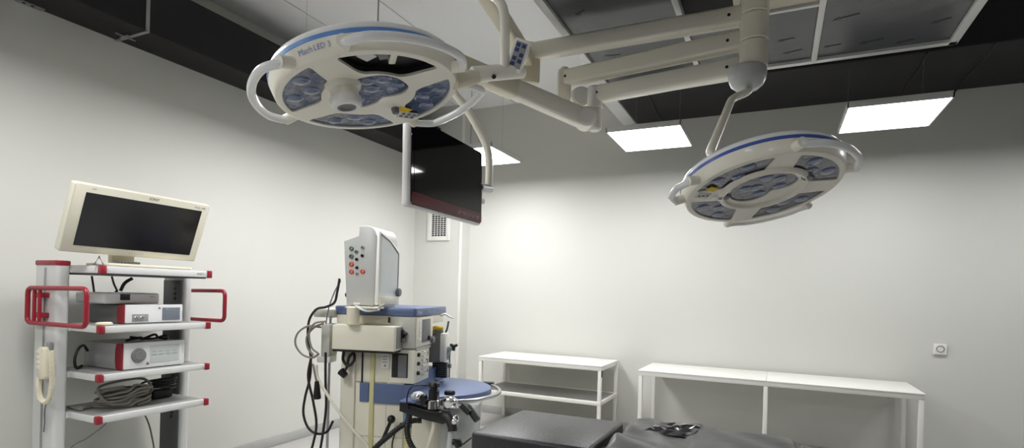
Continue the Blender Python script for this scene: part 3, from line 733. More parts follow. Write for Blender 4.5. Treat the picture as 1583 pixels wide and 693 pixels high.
# hand-held remote with curly lead on the left post
t = thing('wall_handset', 'cream wired handset with curly lead hanging on the left cart post', 'handset', (-3.885, 1.775, 1.0))
b = MB().prism(rrect(-0.032, 0.032, -0.095, 0.095, 0.018), -0.018, 0.018, Matrix.Translation((-3.945, 1.765, 1.015)) @ Matrix.Rotation(PI / 2, 4, 'X') @ Matrix.Rotation(0.05, 4, 'Z'), 0.006)
b.build('body', M_creamd, t, M=Matrix.Translation((0.055, 0, 0)), world=True)
b = MB()
for k in range(4): b.box((-3.985, 1.744, 1.07 - k * 0.03), (-3.955, 1.748, 1.088 - k * 0.03), 0.002)
b.build('key_row', M_mcream, t, M=Matrix.Translation((0.055, 0, 0)), world=True)
MB().box((-3.955, 1.775, 1.09), (-3.915, 1.80, 1.135), 0.006).build('hook', M_greyplastic, t, M=Matrix.Translation((0.055, 0, 0)), world=True)
path = smooth_path([(-3.985, 1.765, 0.93), (-3.98, 1.76, 0.88), (-3.955, 1.757, 0.81), (-3.90, 1.757, 0.79), (-3.855, 1.757, 0.82), (-3.835, 1.758, 0.90), (-3.845, 1.76, 1.0), (-3.875, 1.768, 1.09)], 12)
hel = []
for i, p in enumerate(path[:-1]):
    d = (path[i + 1] - p).normalized(); n1 = V((0, 1, 0)); n2 = d.cross(n1)
    for k in range(6):
        a = 2 * PI * k / 6; q = p.lerp(path[i + 1], k / 6)
        hel.append(q + (n1 * math.cos(a) + n2 * math.sin(a)) * 0.0125)
MB().tube(hel, 0.0035, 6).build('curly_lead', M_creamd, t, M=Matrix.Translation((0.055, 0, 0)), world=True)
MB().tube(smooth_path([(-3.96, 1.79, 0.78), (-3.965, 1.785, 0.72), (-3.955, 1.782, 0.66), (-3.97, 1.785, 0.60)], 6), 0.004, 8).build('loose_lead', M_midgrey, t, M=Matrix.Translation((0.055, 0, 0)), world=True)

# ------------------------------------------------------------------ anaesthesia machine (own axes: x to its operator side, y away from the camera)
AO = (-2.344, 3.314, 0); AR = 15.5 * PI / 180
t = thing('anaesthesia_machine', 'cream and blue anaesthesia machine with half round blue worktop', 'anaesthesia machine', AO, AR)
b = MB().box((-0.56, 0.02, 0.10), (-0.085, 0.74, 0.835), 0.012)
b.box((-0.56, 0.02, 0.80), (-0.20, 0.74, 1.07), 0.01)
b.build('body', M_mcream, t)
b = MB().box((-0.575, 0.0, 0.06), (-0.46, 0.10, 1.07), 0.012); b.build('corner_pillar', M_mcream, t)
b = MB().box((-0.415, 0.012, 0.80), (-0.405, 0.03, 1.045)); b.build('slot', M_dark, t)
b = MB().box((-0.35, 0.006, 0.30), (-0.31, 0.03, 1.065), 0.012); b.build('seal_strip', M_seal, t)
MB().box((-0.425, 0.008, 0.672), (-0.352, 0.03, 0.815), 0.006).build('blue_band', M_blue, t)
MB().box((-0.31, 0.004, 0.667), (-0.075, 0.03, 0.815), 0.006).build('blue_band', M_blue, t)
# blue wedge that climbs along the operator side
XYf = Matrix(((0, 0, 1, 0), (1, 0, 0, 0), (0, 1, 0, 0), (0, 0, 0, 1)))
MB().prism([(0.006, 0.67), (0.77, 0.73), (0.77, 0.84), (0.62, 0.88), (0.50, 0.885), (0.30, 0.86), (0.006, 0.812)], -0.10, -0.01, XYf, 0.006).build('blue_wedge', M_blue, t)
MB().box((-0.22, 0.018, 0.10), (-0.216, 0.024, 0.66)).box((-0.5, 0.016, 0.42), (-0.09, 0.022, 0.424)).build('panel_gap', M_mgrey, t)
# lower module with dark window and flow knobs
b = MB().box((-0.20, 0.01, 0.822), (-0.004, 0.34, 1.07), 0.01); lm = b.build('flow_module', M_mcream, t)
MB().box((-0.178, 0.004, 0.865), (-0.055, 0.014, 1.043), 0.004).build('dark_window', M_black, lm)
MB().box((-0.128, 0.0015, 0.868), (-0.062, 0.006, 1.03), 0.003).build('window_reflector', M_midgrey, lm)
for z in (1.03, 0.965, 0.895):
    MB().rod((-0.006, 0.075, z), (0.012, 0.075, z), 0.015, seg=20, bev=0.003).build('flow_knob', M_black, lm)
    MB().tube(round_path([(0.0, 0.14, z - 0.018), (0.02, 0.14, z - 0.018), (0.02, 0.23, z - 0.018), (0.02, 0.23, z + 0.018), (0.02, 0.14, z + 0.018), (0.0, 0.14, z + 0.018)], 0.012), 0.005, 8).build('hose_clip', M_chrome, lm)
MB().box((-0.258, 0.004, 0.928), (-0.196, 0.021, 1.036), 0.001).build('paper_label', M_white, t)
b = MB()
for z in (1.01, 0.99, 0.97): b.box((-0.248, 0.002, z), (-0.215, 0.005, z + 0.006))
b.box((-0.235, 0.002, 0.94), (-0.222, 0.005, 0.955)); b.build('label_print', M_greyplastic, t)
# upper module with ventilator display
b = MB().box((-0.20, 0.0, 1.08), (0, 0.39, 1.31), 0.012); um = b.build('ventilator_module', M_mgrey, t)
MB().box((-0.004, 0.012, 1.088), (0.004, 0.38, 1.302), 0.006).build('front_plate', M_mcream, um)
MB().box((0.002, 0.13, 1.115), (0.007, 0.32, 1.288), 0.003).build('display', M_midgrey, um)
b = MB()
for k in range(5): b.box((0.002, 0.06, 1.13 + k * 0.032), (0.008, 0.10, 1.152 + k * 0.032), 0.003)
b.build('key_column', M_white, um)
MB().rod((0.004, 0.275, 1.14), (0.024, 0.275, 1.14), 0.018, seg=24, bev=0.003).build('knob', M_black, um)
MB().rod((0.0, 0.35, 1.12), (0.03, 0.35, 1.12), 0.026, seg=24, bev=0.005).build('knob', M_midgrey, um)
MB().box((-0.30, 0.03, 1.06), (0.0, 0.36, 1.082), 0.004).build('module_base', M_mgrey, t)
MB().rod((-0.08, -0.002, 1.14), (-0.08, -0.03, 1.14), 0.016, bev=0.003).build('knob', M_midgrey, um)
# cream box on the near side
b = MB().box((-0.575, -0.14, 1.068), (-0.105, 0.05, 1.244), 0.006); nb = b.build('side_box', M_mcream, t)
MB().box((-0.57, -0.135, 1.052), (-0.115, 0.05, 1.068)).build('box_rail', M_black, nb)
MB().box((-0.108, -0.10, 1.085), (-0.098, 0.045, 1.235), 0.003).build('end_plate', M_greyplastic, nb)
MB().box((-0.1, -0.03, 1.125), (-0.085, 0.02, 1.215), 0.008).rod((-0.09, -0.01, 1.19), (-0.065, -0.01, 1.18), 0.018).build('port_lever', M_black, nb)
# upper deck
MB().box((-0.62, 0.01, 1.245), (-0.02, 0.74, 1.312), 0.006).build('deck', M_mcream, t)
MB().box((-0.215, 0.004, 1.262), (-0.175, 0.012, 1.302), 0.002).build('deck_port', M_black, t)
pl_ = rrect(-0.64, 0.0, 0.0, 0.77, 0.03)
tp_ = MB().prism(pl_, 1.312, 1.375, None, 0.012).build('top_shelf', M_blue, t)
MB().text('Dräger', 0.035, lambda x, y: V((0.0012, 0.085 + x, 1.343 + y))).build('lettering', M_textwhite, tp_)
MB().text('Fabius', 0.035, lambda x, y: V((0.0012, 0.36 + x * 2.2, 1.343 + y))).build('lettering', M_text, tp_)
# rear-left basket rail
MB().box((-0.79, -0.03, 1.285), (-0.62, 0.30, 1.350), 0.012).build('side_rail', M_mgrey, t)
MB().box((-0.70, -0.07, 1.00), (-0.63, 0.06, 1.24), 0.012).build('cable_block', M_mgrey, t)
MB().box((-0.735, -0.06, 0.955), (-0.63, 0.05, 1.005), 0.008).build('cable_tray', M_white, t)
MB().rod((-0.648, -0.03, 0.12), (-0.648, -0.03, 1.30), 0.010).build('side_post', M_steel, t)
# half round worktop with rail
pts = [(-0.01, -0.10), (-0.01, 0.79)] + [(0.03 + 0.46 * math.cos(a) * 1.0, 0.34 + 0.45 * math.sin(a)) for a in [PI / 2 - PI * k / 24 for k in range(25)]]
wt = MB().prism(pts, 0.715, 0.762, None, 0.008).build('worktop', M_blue, t)
MB().prism([(p[0] * 0.97, p[1]) for p in pts], 0.69, 0.715).build('worktop_apron', M_mcream, t)
rl = [(0.04 + 0.515 * math.cos(a), 0.33 + 0.51 * math.sin(a), 0.735) for a in [PI * 0.24 - PI * 0.62 * k / 20 for k in range(21)]]
wr = MB().tube(rl, 0.0155, 12).build('worktop_rail', M_steel, t)
for q in (rl[0], rl[-1]):
    MB().box((q[0] - 0.06, q[1] - 0.03, 0.715), (q[0] + 0.03, q[1] + 0.03, 0.76), 0.006).build('rail_clamp', M_black, wr)
# drawers and absorber housing below the worktop
MB().box((-0.09, 0.06, 0.12), (0.30, 0.66, 0.69), 0.02).build('drawer_block', M_mcream, t)
b = MB().prism(rrect(0.20, 0.47, -0.10, 0.20, 0.09), 0.25, 0.70, None, 0.02); b.build('absorber_canister', M_domegrey, t)
MB().box((-0.60, -0.02, 0.05), (0.32, 0.74, 0.13), 0.02).build('base', M_mgrey, t)
for x in (-0.52, 0.24):
    for y in (0.06, 0.66): MB().rod((x, y - 0.02, 0.045), (x, y + 0.02, 0.045), 0.045, seg=24, bev=0.006).build('caster', M_rubber, t)
# black breathing system arm on the near side with valves
ar = MB().prism([(-0.012, 0.680), (0.17, 0.632), (0.30, 0.612), (0.345, 0.640), (0.325, 0.690), (0.17, 0.700), (-0.012, 0.745)], -0.25, -0.17,
                Matrix(((1, 0, 0, 0), (0, 0, 1, 0), (0, 1, 0, 0), (0, 0, 0, 1))), 0.006).build('breathing_arm', M_black, t)
MB().prism([(-0.012, -0.25), (0.10, -0.25), (0.20, -0.13), (0.20, -0.09), (-0.012, -0.09)], 0.738, 0.752, None, 0.004).build('arm_cover', M_blue, t)
MB().rod((0.034, -0.2, 0.56), (0.034, -0.2, 0.70), 0.028, seg=28, bev=0.004).build('blue_sleeve', M_bluecyl, t)
MB().rod((0.034, -0.2, 0.13), (0.034, -0.2, 0.565), 0.026, seg=28).build('sleeve_post', M_seal, t)
v = MB().rod((0.214, -0.2, 0.70), (0.214, -0.2, 0.765), 0.05, 0.045, seg=32, bev=0.006).build('valve_dome', M_chrome, t)
MB().rod((0.214, -0.2, 0.765), (0.214, -0.2, 0.83), 0.037, seg=28, bev=0.004).rod((0.214, -0.2, 0.83), (0.214, -0.2, 0.85), 0.027, seg=24).rod((0.214, -0.2, 0.85), (0.214, -0.2, 0.882), 0.041, 0.038, seg=28, bev=0.005).build('pressure_knob', M_black, v)
MB().lathe([(0, 0.03), (0.02, 0.028), (0.045, 0.014), (0.056, 0), (0.05, -0.012), (0.052, -0.03), (0.04, -0.05), (0, -0.05)], Matrix.Translation((0.325, -0.19, 0.762)), 32).build('valve_dome', M_chrome, t)
MB().rod((0.27, -0.12, 0.80), (0.34, -0.14, 0.805), 0.018, bev=0.004).build('black_connector', M_black, t)
MB().sphere((0.10, -0.19, 0.775), 0.05, None, 1, 1, 0.75).build('valve_dome', M_domegrey, t)
MB().sphere((0.115, -0.245, 0.785), 0.022).build('gauge_stub', M_chrome, t)
MB().box((0.13, -0.24, 0.725), (0.17, -0.19, 0.80), 0.01).build('black_connector', M_black, t)
MB().tube(smooth_path([(0.27, -0.21, 0.665), (0.33, -0.24, 0.655), (0.365, -0.26, 0.61), (0.372, -0.27, 0.575)], 5), 0.031, 16).build('elbow_connector', M_rubber, t)
MB().tube(smooth_path([(0.40, -0.18, 0.735), (0.45, -0.21, 0.735), (0.49, -0.23, 0.70), (0.535, -0.25, 0.655)], 5), [0.02] * 6 + [0.024] * 10, 14).build('hose_connector', M_rubber, t)
MB().rod((0.42, -0.24, 0.745), (0.48, -0.25, 0.70), 0.022).build('hose_connector', M_black, t)
MB().tube(smooth_path([(0.29, -0.2, 0.715), (0.36, -0.22, 0.725), (0.42, -0.2, 0.735)], 5), 0.014, 12).build('silver_pipe', M_chrome, t)
MB().sphere((0.375, -0.23, 0.648), 0.03).rod((0.375, -0.23, 0.648), (0.385, -0.29, 0.640), 0.018, bev=0.004).build('hose_union', M_chrome, t)
MB().tube(smooth_path([(0.375, -0.23, 0.64), (0.362, -0.23, 0.58), (0.352, -0.23, 0.50), (0.34, -0.23, 0.40), (0.33, -0.23, 0.28)], 5), 0.026, 14).build('white_hose', M_domegrey, t)
MB().rod((0.395, -0.25, 0.515), (0.42, -0.25, 0.47), 0.028, bev=0.005).rod((0.37, -0.25, 0.50), (0.40, -0.25, 0.50), 0.02).build('drain_valve', M_black, t)
MB().tube(smooth_path([(0.42, -0.25, 0.47), (0.48, -0.22, 0.52), (0.53, -0.12, 0.55)], 5), 0.005, 8).build('drain_line', M_rubber, t)
def corr(pts, r, pitch=5):
    p = smooth_path(pts, 10); return p, [r * (1.12 if (i // 1) % 2 else 0.92) for i in range(len(p))]
for pts, r in (([(0.14, -0.22, 0.62), (0.08, -0.24, 0.618), (0.0, -0.26, 0.575), (-0.07, -0.28, 0.515), (-0.15, -0.29, 0.44), (-0.21, -0.30, 0.36), (-0.24, -0.30, 0.25)], 0.018),
               ([(0.055, -0.23, 0.66), (0.055, -0.27, 0.60), (0.07, -0.28, 0.51), (0.12, -0.28, 0.43), (0.20, -0.27, 0.36)], 0.018)):
    p, rr = corr(pts, r); MB().tube(p, rr, 12).build('corrugated_hose', M_rubber, t)
MB().tube(smooth_path([(0.226, -0.22, 0.635), (0.222, -0.22, 0.57), (0.20, -0.22, 0.48), (0.17, -0.22, 0.40), (0.12, -0.22, 0.33)], 6), 0.014, 12).build('white_hose', M_mcream, t)
MB().tube(smooth_path([(0.0, -0.24, 0.60), (-0.04, -0.25, 0.52), (-0.055, -0.25, 0.43), (-0.03, -0.25, 0.34)], 6), 0.005, 8).build('sensor_lead', M_rubber, t)
MB().tube(smooth_path([(0.16, -0.20, 0.86), (0.08, -0.26, 0.855), (0.05, -0.27, 0.78), (0.055, -0.26, 0.70)], 6), 0.005, 8).build('sensor_lead', M_rubber, t)
MB().sphere((-0.146, -0.05, 0.573), 0.030).tube([(-0.146, -0.05, 0.57), (-0.205, -0.06, 0.42)], 0.013, 10).build('brake_lever', M_black, t)
# grey vaporiser with yellow neck and suction fittings beyond
b = MB().box((-0.085, 0.50, 0.92), (0.045, 0.60, 1.155), 0.012); vp = b.build('vaporiser', M_midgrey, t)
MB().box((0.03, 0.49, 0.93), (0.08, 0.61, 1.165), 0.014).build('vaporiser_front', M_white, vp)
MB().rod((-0.005, 0.55, 1.15), (-0.005, 0.55, 1.185), 0.045, seg=28, bev=0.006).build('vaporiser_neck', M_midgrey, vp)
MB().rod((-0.005, 0.55, 1.185), (-0.005, 0.55, 1.215), 0.047, seg=28, bev=0.008).build('yellow_collar', M_yellow, vp)
MB().box((-0.05, 0.56, 0.79), (0.075, 0.60, 0.92), 0.004).build('grille_block', M_midgrey, t)
b = MB()
for k in range(7): b.box((-0.045, 0.555, 0.80 + k * 0.017), (0.07, 0.561, 0.808 + k * 0.017))
b.build('grille_slats', M_dark, t)
MB().tube(smooth_path([(0.05, 0.55, 1.14), (0.075, 0.54, 1.20), (0.085, 0.54, 1.26)], 4), 0.008, 8).build('suction_arm', M_cartdark, t)
b = MB().rod((0.085, 0.55, 1.03), (0.12, 0.55, 1.045), 0.02, bev=0.004); b.rod((0.075, 0.55, 0.95), (0.1, 0.55, 1.03), 0.014); b.build('suction_valve', M_domegrey, t)
b = MB()
for a in (0.5, 2.6, 4.7): b.tube([(0.135, 0.54, 1.055), (0.135 + 0.034 * math.cos(a), 0.54, 1.055 + 0.034 * math.sin(a))], [0.014, 0.011], 10)
b.rod((0.115, 0.55, 1.045), (0.14, 0.54, 1.057), 0.012); b.build('star_knob', M_black, t)
MB().rod((0.10, 0.55, 0.80), (0.10, 0.55, 1.02), 0.006).rod((0.10, 0.55, 0.88), (0.10, 0.55, 0.91), 0.016).build('suction_tube', M_midgrey, t)
MB().tube(smooth_path([(0.02, 0.53, 1.30), (0.06, 0.52, 1.318), (0.10, 0.53, 1.295), (0.14, 0.53, 1.285)], 5), [0.005, 0.012, 0.016, 0.012, 0.016, 0.014, 0.010, 0.014, 0.016, 0.014, 0.012, 0.014, 0.01, 0.008, 0.006, 0.004][:16], 10, flat=0.6).build('film_scrap', M_clear, t)

# cables on the machine's left
def mcable(name, label, pts, r, m, group=None):
    MW = WM[t.name]
    o = tag(MB().tube(smooth_path([MW @ V(p) for p in pts], 7), r, 8).build(name, m), label, 'cable', group); return o
mcable('power_cable', 'long black cable looping low beside the anaesthesia machine', [(-0.575, -0.050, 1.575), (-0.585, -0.060, 1.48), (-0.60, -0.070, 1.40), (-0.66, -0.080, 1.365), (-0.73, -0.090, 1.345), (-0.785, -0.090, 1.26), (-0.79, -0.090, 1.12), (-0.765, -0.090, 1.0), (-0.765, -0.090, 0.85), (-0.80, -0.090, 0.70), (-0.81, -0.090, 0.58), (-0.77, -0.090, 0.48), (-0.70, -0.090, 0.44), (-0.62, -0.090, 0.46), (-0.575, -0.090, 0.54)], 0.009, M_rubber)
mcable('power_cable', 'black cable falling straight down by the cable tray to the floor', [(-0.75, -0.097, 1.02), (-0.765, -0.117, 0.86), (-0.72, -0.117, 0.68), (-0.69, -0.117, 0.52), (-0.71, -0.117, 0.38), (-0.76, -0.117, 0.2), (-0.80, -0.060, 0.012)], 0.009, M_rubber)
mcable('power_cable', 'black cable along the left edge of the machine body', [(-0.625, -0.132, 1.04), (-0.62, -0.132, 0.85), (-0.61, -0.132, 0.65), (-0.63, -0.132, 0.45), (-0.66, -0.132, 0.25), (-0.70, -0.112, 0.012)], 0.009, M_rubber)
mcable('power_cable', 'short black cable knotted under the cream side box', [(-0.53, -0.04, 1.045), (-0.535, -0.04, 0.98), (-0.49, -0.05, 0.94), (-0.45, -0.04, 0.98), (-0.46, -0.03, 1.03), (-0.49, -0.04, 1.0), (-0.50, -0.05, 0.93), (-0.525, -0.06, 0.89)], 0.010, M_rubber)
o = MB().rod(WM[t.name] @ V((-0.545, -0.06, 0.905)), WM[t.name] @ V((-0.50, -0.06, 0.865)), 0.03, 0.024, bev=0.006).build('mains_plug', M_black); tag(o, 'black plug dangling under the cream side box of the machine', 'plug')
mcable('sensor_cable', 'grey cable curling in a wide loop left of the machine', [(-0.66, -0.140, 1.22), (-0.76, -0.145, 1.225), (-0.84, -0.145, 1.17), (-0.855, -0.145, 1.09), (-0.80, -0.145, 1.02), (-0.72, -0.145, 1.0), (-0.67, -0.140, 1.03)], 0.0075, M_cablegrey)
mcable('sensor_cable', 'grey cable bundle strand nearest the cable block on the machine', [(-0.64, -0.140, 1.25), (-0.70, -0.165, 1.22), (-0.755, -0.165, 1.15), (-0.745, -0.165, 1.07), (-0.70, -0.165, 1.02)], 0.0075, M_cablegrey)
mcable('sensor_cable', 'grey cable strand hanging under the grey side rail of the machine', [(-0.62, -0.147, 1.265), (-0.685, -0.187, 1.25), (-0.725, -0.187, 1.18), (-0.705, -0.187, 1.08), (-0.655, -0.187, 1.04)], 0.007, M_cablegrey)
mcable('sensor_cable', 'pale cable sloping down across the left edge of the machine body', [(-0.68, -0.160, 0.95), (-0.665, -0.160, 0.86), (-0.60, -0.160, 0.76), (-0.50, -0.160, 0.63), (-0.38, -0.155, 0.50), (-0.27, -0.155, 0.39), (-0.24, -0.155, 0.25)], 0.010, M_mcream)
mcable('sensor_cable', 'thin grey cable rising from the side rail behind the patient monitor', [(-0.66, -0.075, 1.24), (-0.64, -0.075, 1.36), (-0.605, -0.060, 1.48), (-0.575, -0.030, 1.56)], 0.005, M_midgrey)
o = MB().rod(WM[t.name] @ V((-0.665, -0.170, 0.84)), WM[t.name] @ V((-0.66, -0.170, 0.71)), 0.016, 0.028, bev=0.005).build('mains_plug', M_black)
tag(o, 'black plug hanging beside the machine among the grey cables', 'plug')
mcable('sensor_cable', 'thin grey lead from the cable tray down to the hanging plug', [(-0.70, -0.170, 0.96), (-0.685, -0.172, 0.90), (-0.667, -0.170, 0.83)], 0.007, M_cablegrey)

# patient monitor standing on the machine
t = thing('patient_monitor', 'grey patient monitor with coloured sockets on its side atop the blue shelf', 'patient monitor', (-2.593, 3.139, 0), 14 * PI / 180)
prof = [(-0.206, 1.386), (0.0, 1.386), (0.006, 1.41), (0.014, 1.88), (0.0, 1.925), (-0.022, 1.948), (-0.055, 1.958), (-0.122, 1.952), (-0.124, 1.885), (-0.24, 1.845)]
XZm = Matrix(((1, 0, 0, 0), (0, 0, 1, 0), (0, 1, 0, 0), (0, 0, 0, 1)))
MB().prism([(p[0] - 0.0, p[1]) for p in prof], 0, 0.37, XZm, 0.005).build('housing', M_pmon, t)
YZX = Matrix(((0, 0, 1, 0), (0.92, 0, 0, 0), (0, 1, 0, 0), (0, 0, 0, 1)))
MB().prism([(0.008, 1.392), (0.40, 1.392), (0.405, 1.78), (0.385, 1.815), (0.20, 1.885), (0.02, 1.925), (0.008, 1.91)], 0.004, 0.034, YZX, 0.005).build('front_frame', M_white, t)
MB().prism([(0.035, 1.475), (0.375, 1.475), (0.38, 1.775), (0.20, 1.858), (0.035, 1.895)], 0.033, 0.0365, YZX).build('screen', M_lcdlight, t)
MB().prism([(0.368, 1.47), (0.378, 1.47), (0.384, 1.78), (0.36, 1.797), (0.20, 1.867), (0.03, 1.904), (0.03, 1.894), (0.20, 1.856), (0.372, 1.776)], 0.0345, 0.039, YZX).build('screen_edge', M_cartdark, t)
MB().rod((0.034, 0.34, 1.485), (0.062, 0.34, 1.485), 0.032, seg=24, bev=0.005).build('turn_knob', M_midgrey, t)
MB().box((0.0, 0.02, 1.389), (0.046, 0.36, 1.455), 0.008).build('key_bar', M_mcream, t)
for (x, z, m, r) in ((-0.176, 1.792, M_green, .016), (-0.176, 1.736, M_midgrey, .017), (-0.174, 1.679, M_orange, .017), (-0.172, 1.625, M_orange, .017), (-0.085, 1.628, M_orange, .017), (-0.138, 1.770, M_midgrey, .013), (-0.134, 1.715, M_black, .011), (-0.13, 1.655, M_black, .011), (-0.092, 1.742, M_black, .011), (-0.09, 1.80, M_greyplastic, .013), (-0.128, 1.612, M_greyplastic, .010)):
    s = MB().lathe([(0, 0.0), (r, 0.0), (r, 0.010), (r * 0.62, 0.012), (r * 0.55, 0.004), (0, 0.004)], Matrix.Translation((x, 0.001, z)) @ Matrix.Rotation(PI / 2, 4, 'X'), 22).build('socket', m, t)
    if m in (M_green, M_orange): MB().rod((x, -0.003, z), (x, -0.006, z), r * 0.42, seg=14).build('socket_core', M_domegrey, s)
MB().box((-0.15, -0.002, 1.392), (-0.10, 0.002, 1.405)).build('paper_label', M_white, t)
MB().rod((-0.212, 0.05, 1.46), (-0.24, 0.05, 1.455), 0.017, bev=0.004).build('rear_plug', M_black, t)
b = MB().prism(rrect(-0.20, 0.03, 0.02, 0.34, 0.03), 1.376, 1.387, None, 0.003); b.build('swivel_plate', M_steel, t)
MB().rod((-0.12, -0.06, 1.248), (-0.12, -0.06, 1.376), 0.045, seg=28, bev=0.006).box((-0.17, -0.09, 1.366), (0.07, 0.04, 1.378), 0.004).build('mount_foot', M_creamd, t)
MB().tube(smooth_path([(-0.10, -0.07, 1.385), (-0.02, -0.08, 1.365), (0.05, -0.05, 1.372), (0.10, -0.02, 1.40)], 6), 0.008, 8).build('probe_lead', M_domegrey, t)
MB().tube(smooth_path([(-0.08, -0.10, 1.378), (0.0, -0.10, 1.35), (0.08, -0.06, 1.36)], 6), 0.007, 8).build('probe_lead', M_domegrey, t)

# ------------------------------------------------------------------ operating table
t = thing('operating_table', 'black padded operating table with plastic wrapped middle section in the foreground', 'operating table', (-0.2, 2.55, 0))
MB().box((-1.27, 2.255, 0.745), (-0.695, 2.845, 0.852), 0.018, seg=3).build('head_pad', M_vinyl, t, world=True)
def wavy(x0, x1, y0, y1, zf, nx, ny, th, seed):
    rnd = random.Random(seed); fs = [(rnd.uniform(3, 16), rnd.uniform(3, 14), rnd.uniform(0, 6.3), rnd.uniform(0.001, 0.0042)) for _ in range(12)]
    bm = bmesh.new(); g = []
    for i in range(nx + 1):
        row = []
        for j in range(ny + 1):
            u, v = i / nx, j / ny; x = x0 + (x1 - x0) * u; y = y0 + (y1 - y0) * v
            z = zf(x)
            for a, b_, p, am in fs: z += am * math.sin(a * x * 2 + b_ * y * 2 + p) * (0.85 if u < 0.45 else 0.4)
            e = min(u, 1 - u) * (x1 - x0); e2 = min(v, 1 - v) * (y1 - y0)
            z -= 0.02 * math.exp(-min(e, e2) / 0.010)
            row.append(bm.verts.new((x, y, z)))
        g.append(row)
    for i in range(nx):
        for j in range(ny): bm.faces.new((g[i][j], g[i + 1][j], g[i + 1][j + 1], g[i][j + 1]))
    ring = [g[i][0] for i in range(nx + 1)] + [g[nx][j] for j in range(1, ny + 1)] + [g[i][ny] for i in range(nx - 1, -1, -1)] + [g[0][j] for j in range(ny - 1, 0, -1)]
    low = [bm.verts.new((v.co.x, v.co.y, v.co.z - th)) for v in ring]; n = len(ring)
    for k in range(n): bm.faces.new((ring[k], ring[(k + 1) % n], low[(k + 1) % n], low[k]))
    bm.faces.new(low)
    b = MB(); b.take(bm); return b
wavy(-0.665, 0.10, 2.16, 2.975, lambda x: 0.858 - max(0, x + 0.5) * 0.012, 90, 70, 0.07, 3).build('body_pad', M_wrap, t, world=True)
wavy(0.115, 1.0, 2.16, 2.965, lambda x: 0.838 - (x - 0.1) * 0.20, 60, 40, 0.07, 5).build('leg_pad', M_wrap, t, world=True)
def crinkle(x0, x1, y0, y1, z0, n, seed):
    rnd = random.Random(seed); bm = bmesh.new()
    g = [[bm.verts.new((x0 + (x1 - x0) * i / n + rnd.uniform(-.006, .006) + 0.05 * j / n, y0 + (y1 - y0) * j / n + rnd.uniform(-.006, .006), z0 + (rnd.uniform(0, 0.016) if 0 < i < n and 0 < j < n else -0.004))) for j in range(n + 1)] for i in range(n + 1)]
    for i in range(n):
        for j in range(n): bm.faces.new((g[i][j], g[i + 1][j], g[i + 1][j + 1])); bm.faces.new((g[i][j], g[i + 1][j + 1], g[i][j + 1]))
    b = MB(); b.take(bm); return b
crinkle(-0.56, -0.36, 2.66, 2.92, 0.862, 9, 4).build('crinkled_wrap', M_crinkle, t, world=True, angle=20)
b = MB().box((-1.24, 2.28, 0.70), (-0.70, 2.82, 0.745), 0.01); b.box((-0.68, 2.25, 0.70), (0.12, 2.88, 0.79), 0.01); b.build('table_frame', M_steel, t, world=True)
b = MB().box((-0.55, 2.36, 0.14), (-0.15, 2.74, 0.70), 0.03); b.build('pedestal', M_steel, t, world=True)
b = MB().box((-0.85, 2.22, 0.0), (0.45, 2.88, 0.14), 0.04); b.build('base', M_steel, t, world=True)

# ------------------------------------------------------------------ white steel tables on the back wall
t = thing('shelf_unit', 'white two tier steel table near the corner behind the anaesthesia machine', 'table', (-2.27, 5.8, 0))
x0, x1, y0, y1, zt = -2.985, -1.572, 5.44, 6.10, 0.79
MB().box((x0 - 0.004, y0 - 0.004, zt - 0.012), (x1 + 0.004, y1, zt), 0.003).build('table_top', M_white, t, world=True)
def frame_rails(z, h=0.04):
    b = MB(); w = 0.028
    b.box((x0, y0, z - h), (x1, y0 + w, z), 0.003); b.box((x0, y1 - w, z - h), (x1, y1, z), 0.003)
    b.box((x0 + 0.001, y0 + w - 0.001, z - h + 0.001), (x0 + w, y1 - w + 0.001, z - 0.0008), 0.003); b.box((x1 - w, y0 + w - 0.001, z - h + 0.001), (x1 - 0.001, y1 - w + 0.001, z - 0.0008), 0.003); return b
frame_rails(zt - 0.012).build('top_frame', M_white, t, world=True)
s = frame_rails(0.425).build('lower_frame', M_white, t, world=True)
MB().box((x0 + 0.02, y0 + 0.02, 0.408), (x1 - 0.02, y1 - 0.02, 0.42)).build('lower_shelf', M_cartshelf, t, world=True)
for x in (x0, x1 - 0.036):
    for y in (y0, y1 - 0.036):
        lg = MB().box((x + (0.0015 if x == x0 else -0.0015), y + (0.0015 if y == y0 else -0.0015), 0.004), (x + 0.036 + (0.0015 if x == x0 else -0.0015), y + 0.036 + (0.0015 if y == y0 else -0.0015), zt - 0.014), 0.003).build('leg', M_white, t, world=True)
MB().box((x1 - 0.010, y0 + 0.004, 0.675), (x1 + 0.004, y0 + 0.03, 0.745), 0.002).build('black_clip', M_black, t, world=True)
t = thing('steel_table', 'long plain white steel table standing against the back wall under the outlet', 'table', (-0.05, 5.75, 0))
x0, x1, y0, y1 = -1.19, 1.088, 5.40, 6.10
MB().box((x0 - 0.004, y0 - 0.004, zt - 0.012), (-0.062, y1, zt), 0.003).build('table_top', M_white, t, world=True)
MB().box((-0.059, y0 - 0.004, zt - 0.012), (x1 + 0.004, y1, zt), 0.003).build('table_top', M_white, t, world=True)
frame_rails(zt - 0.012).build('top_frame', M_white, t, world=True)
for x in (x0, -0.08, x1 - 0.036):
    for y in (y0, y1 - 0.036):
        if x == -0.08 and y != y0: continue
        dx = 0.0015 if x == x0 else -0.0015; dy = 0.0015 if y == y0 else -0.0015
        MB().box((x + dx, y + dy, 0.004), (x + 0.036 + dx, y + 0.036 + dy, zt - 0.014), 0.003).build('leg', M_white, t, world=True)

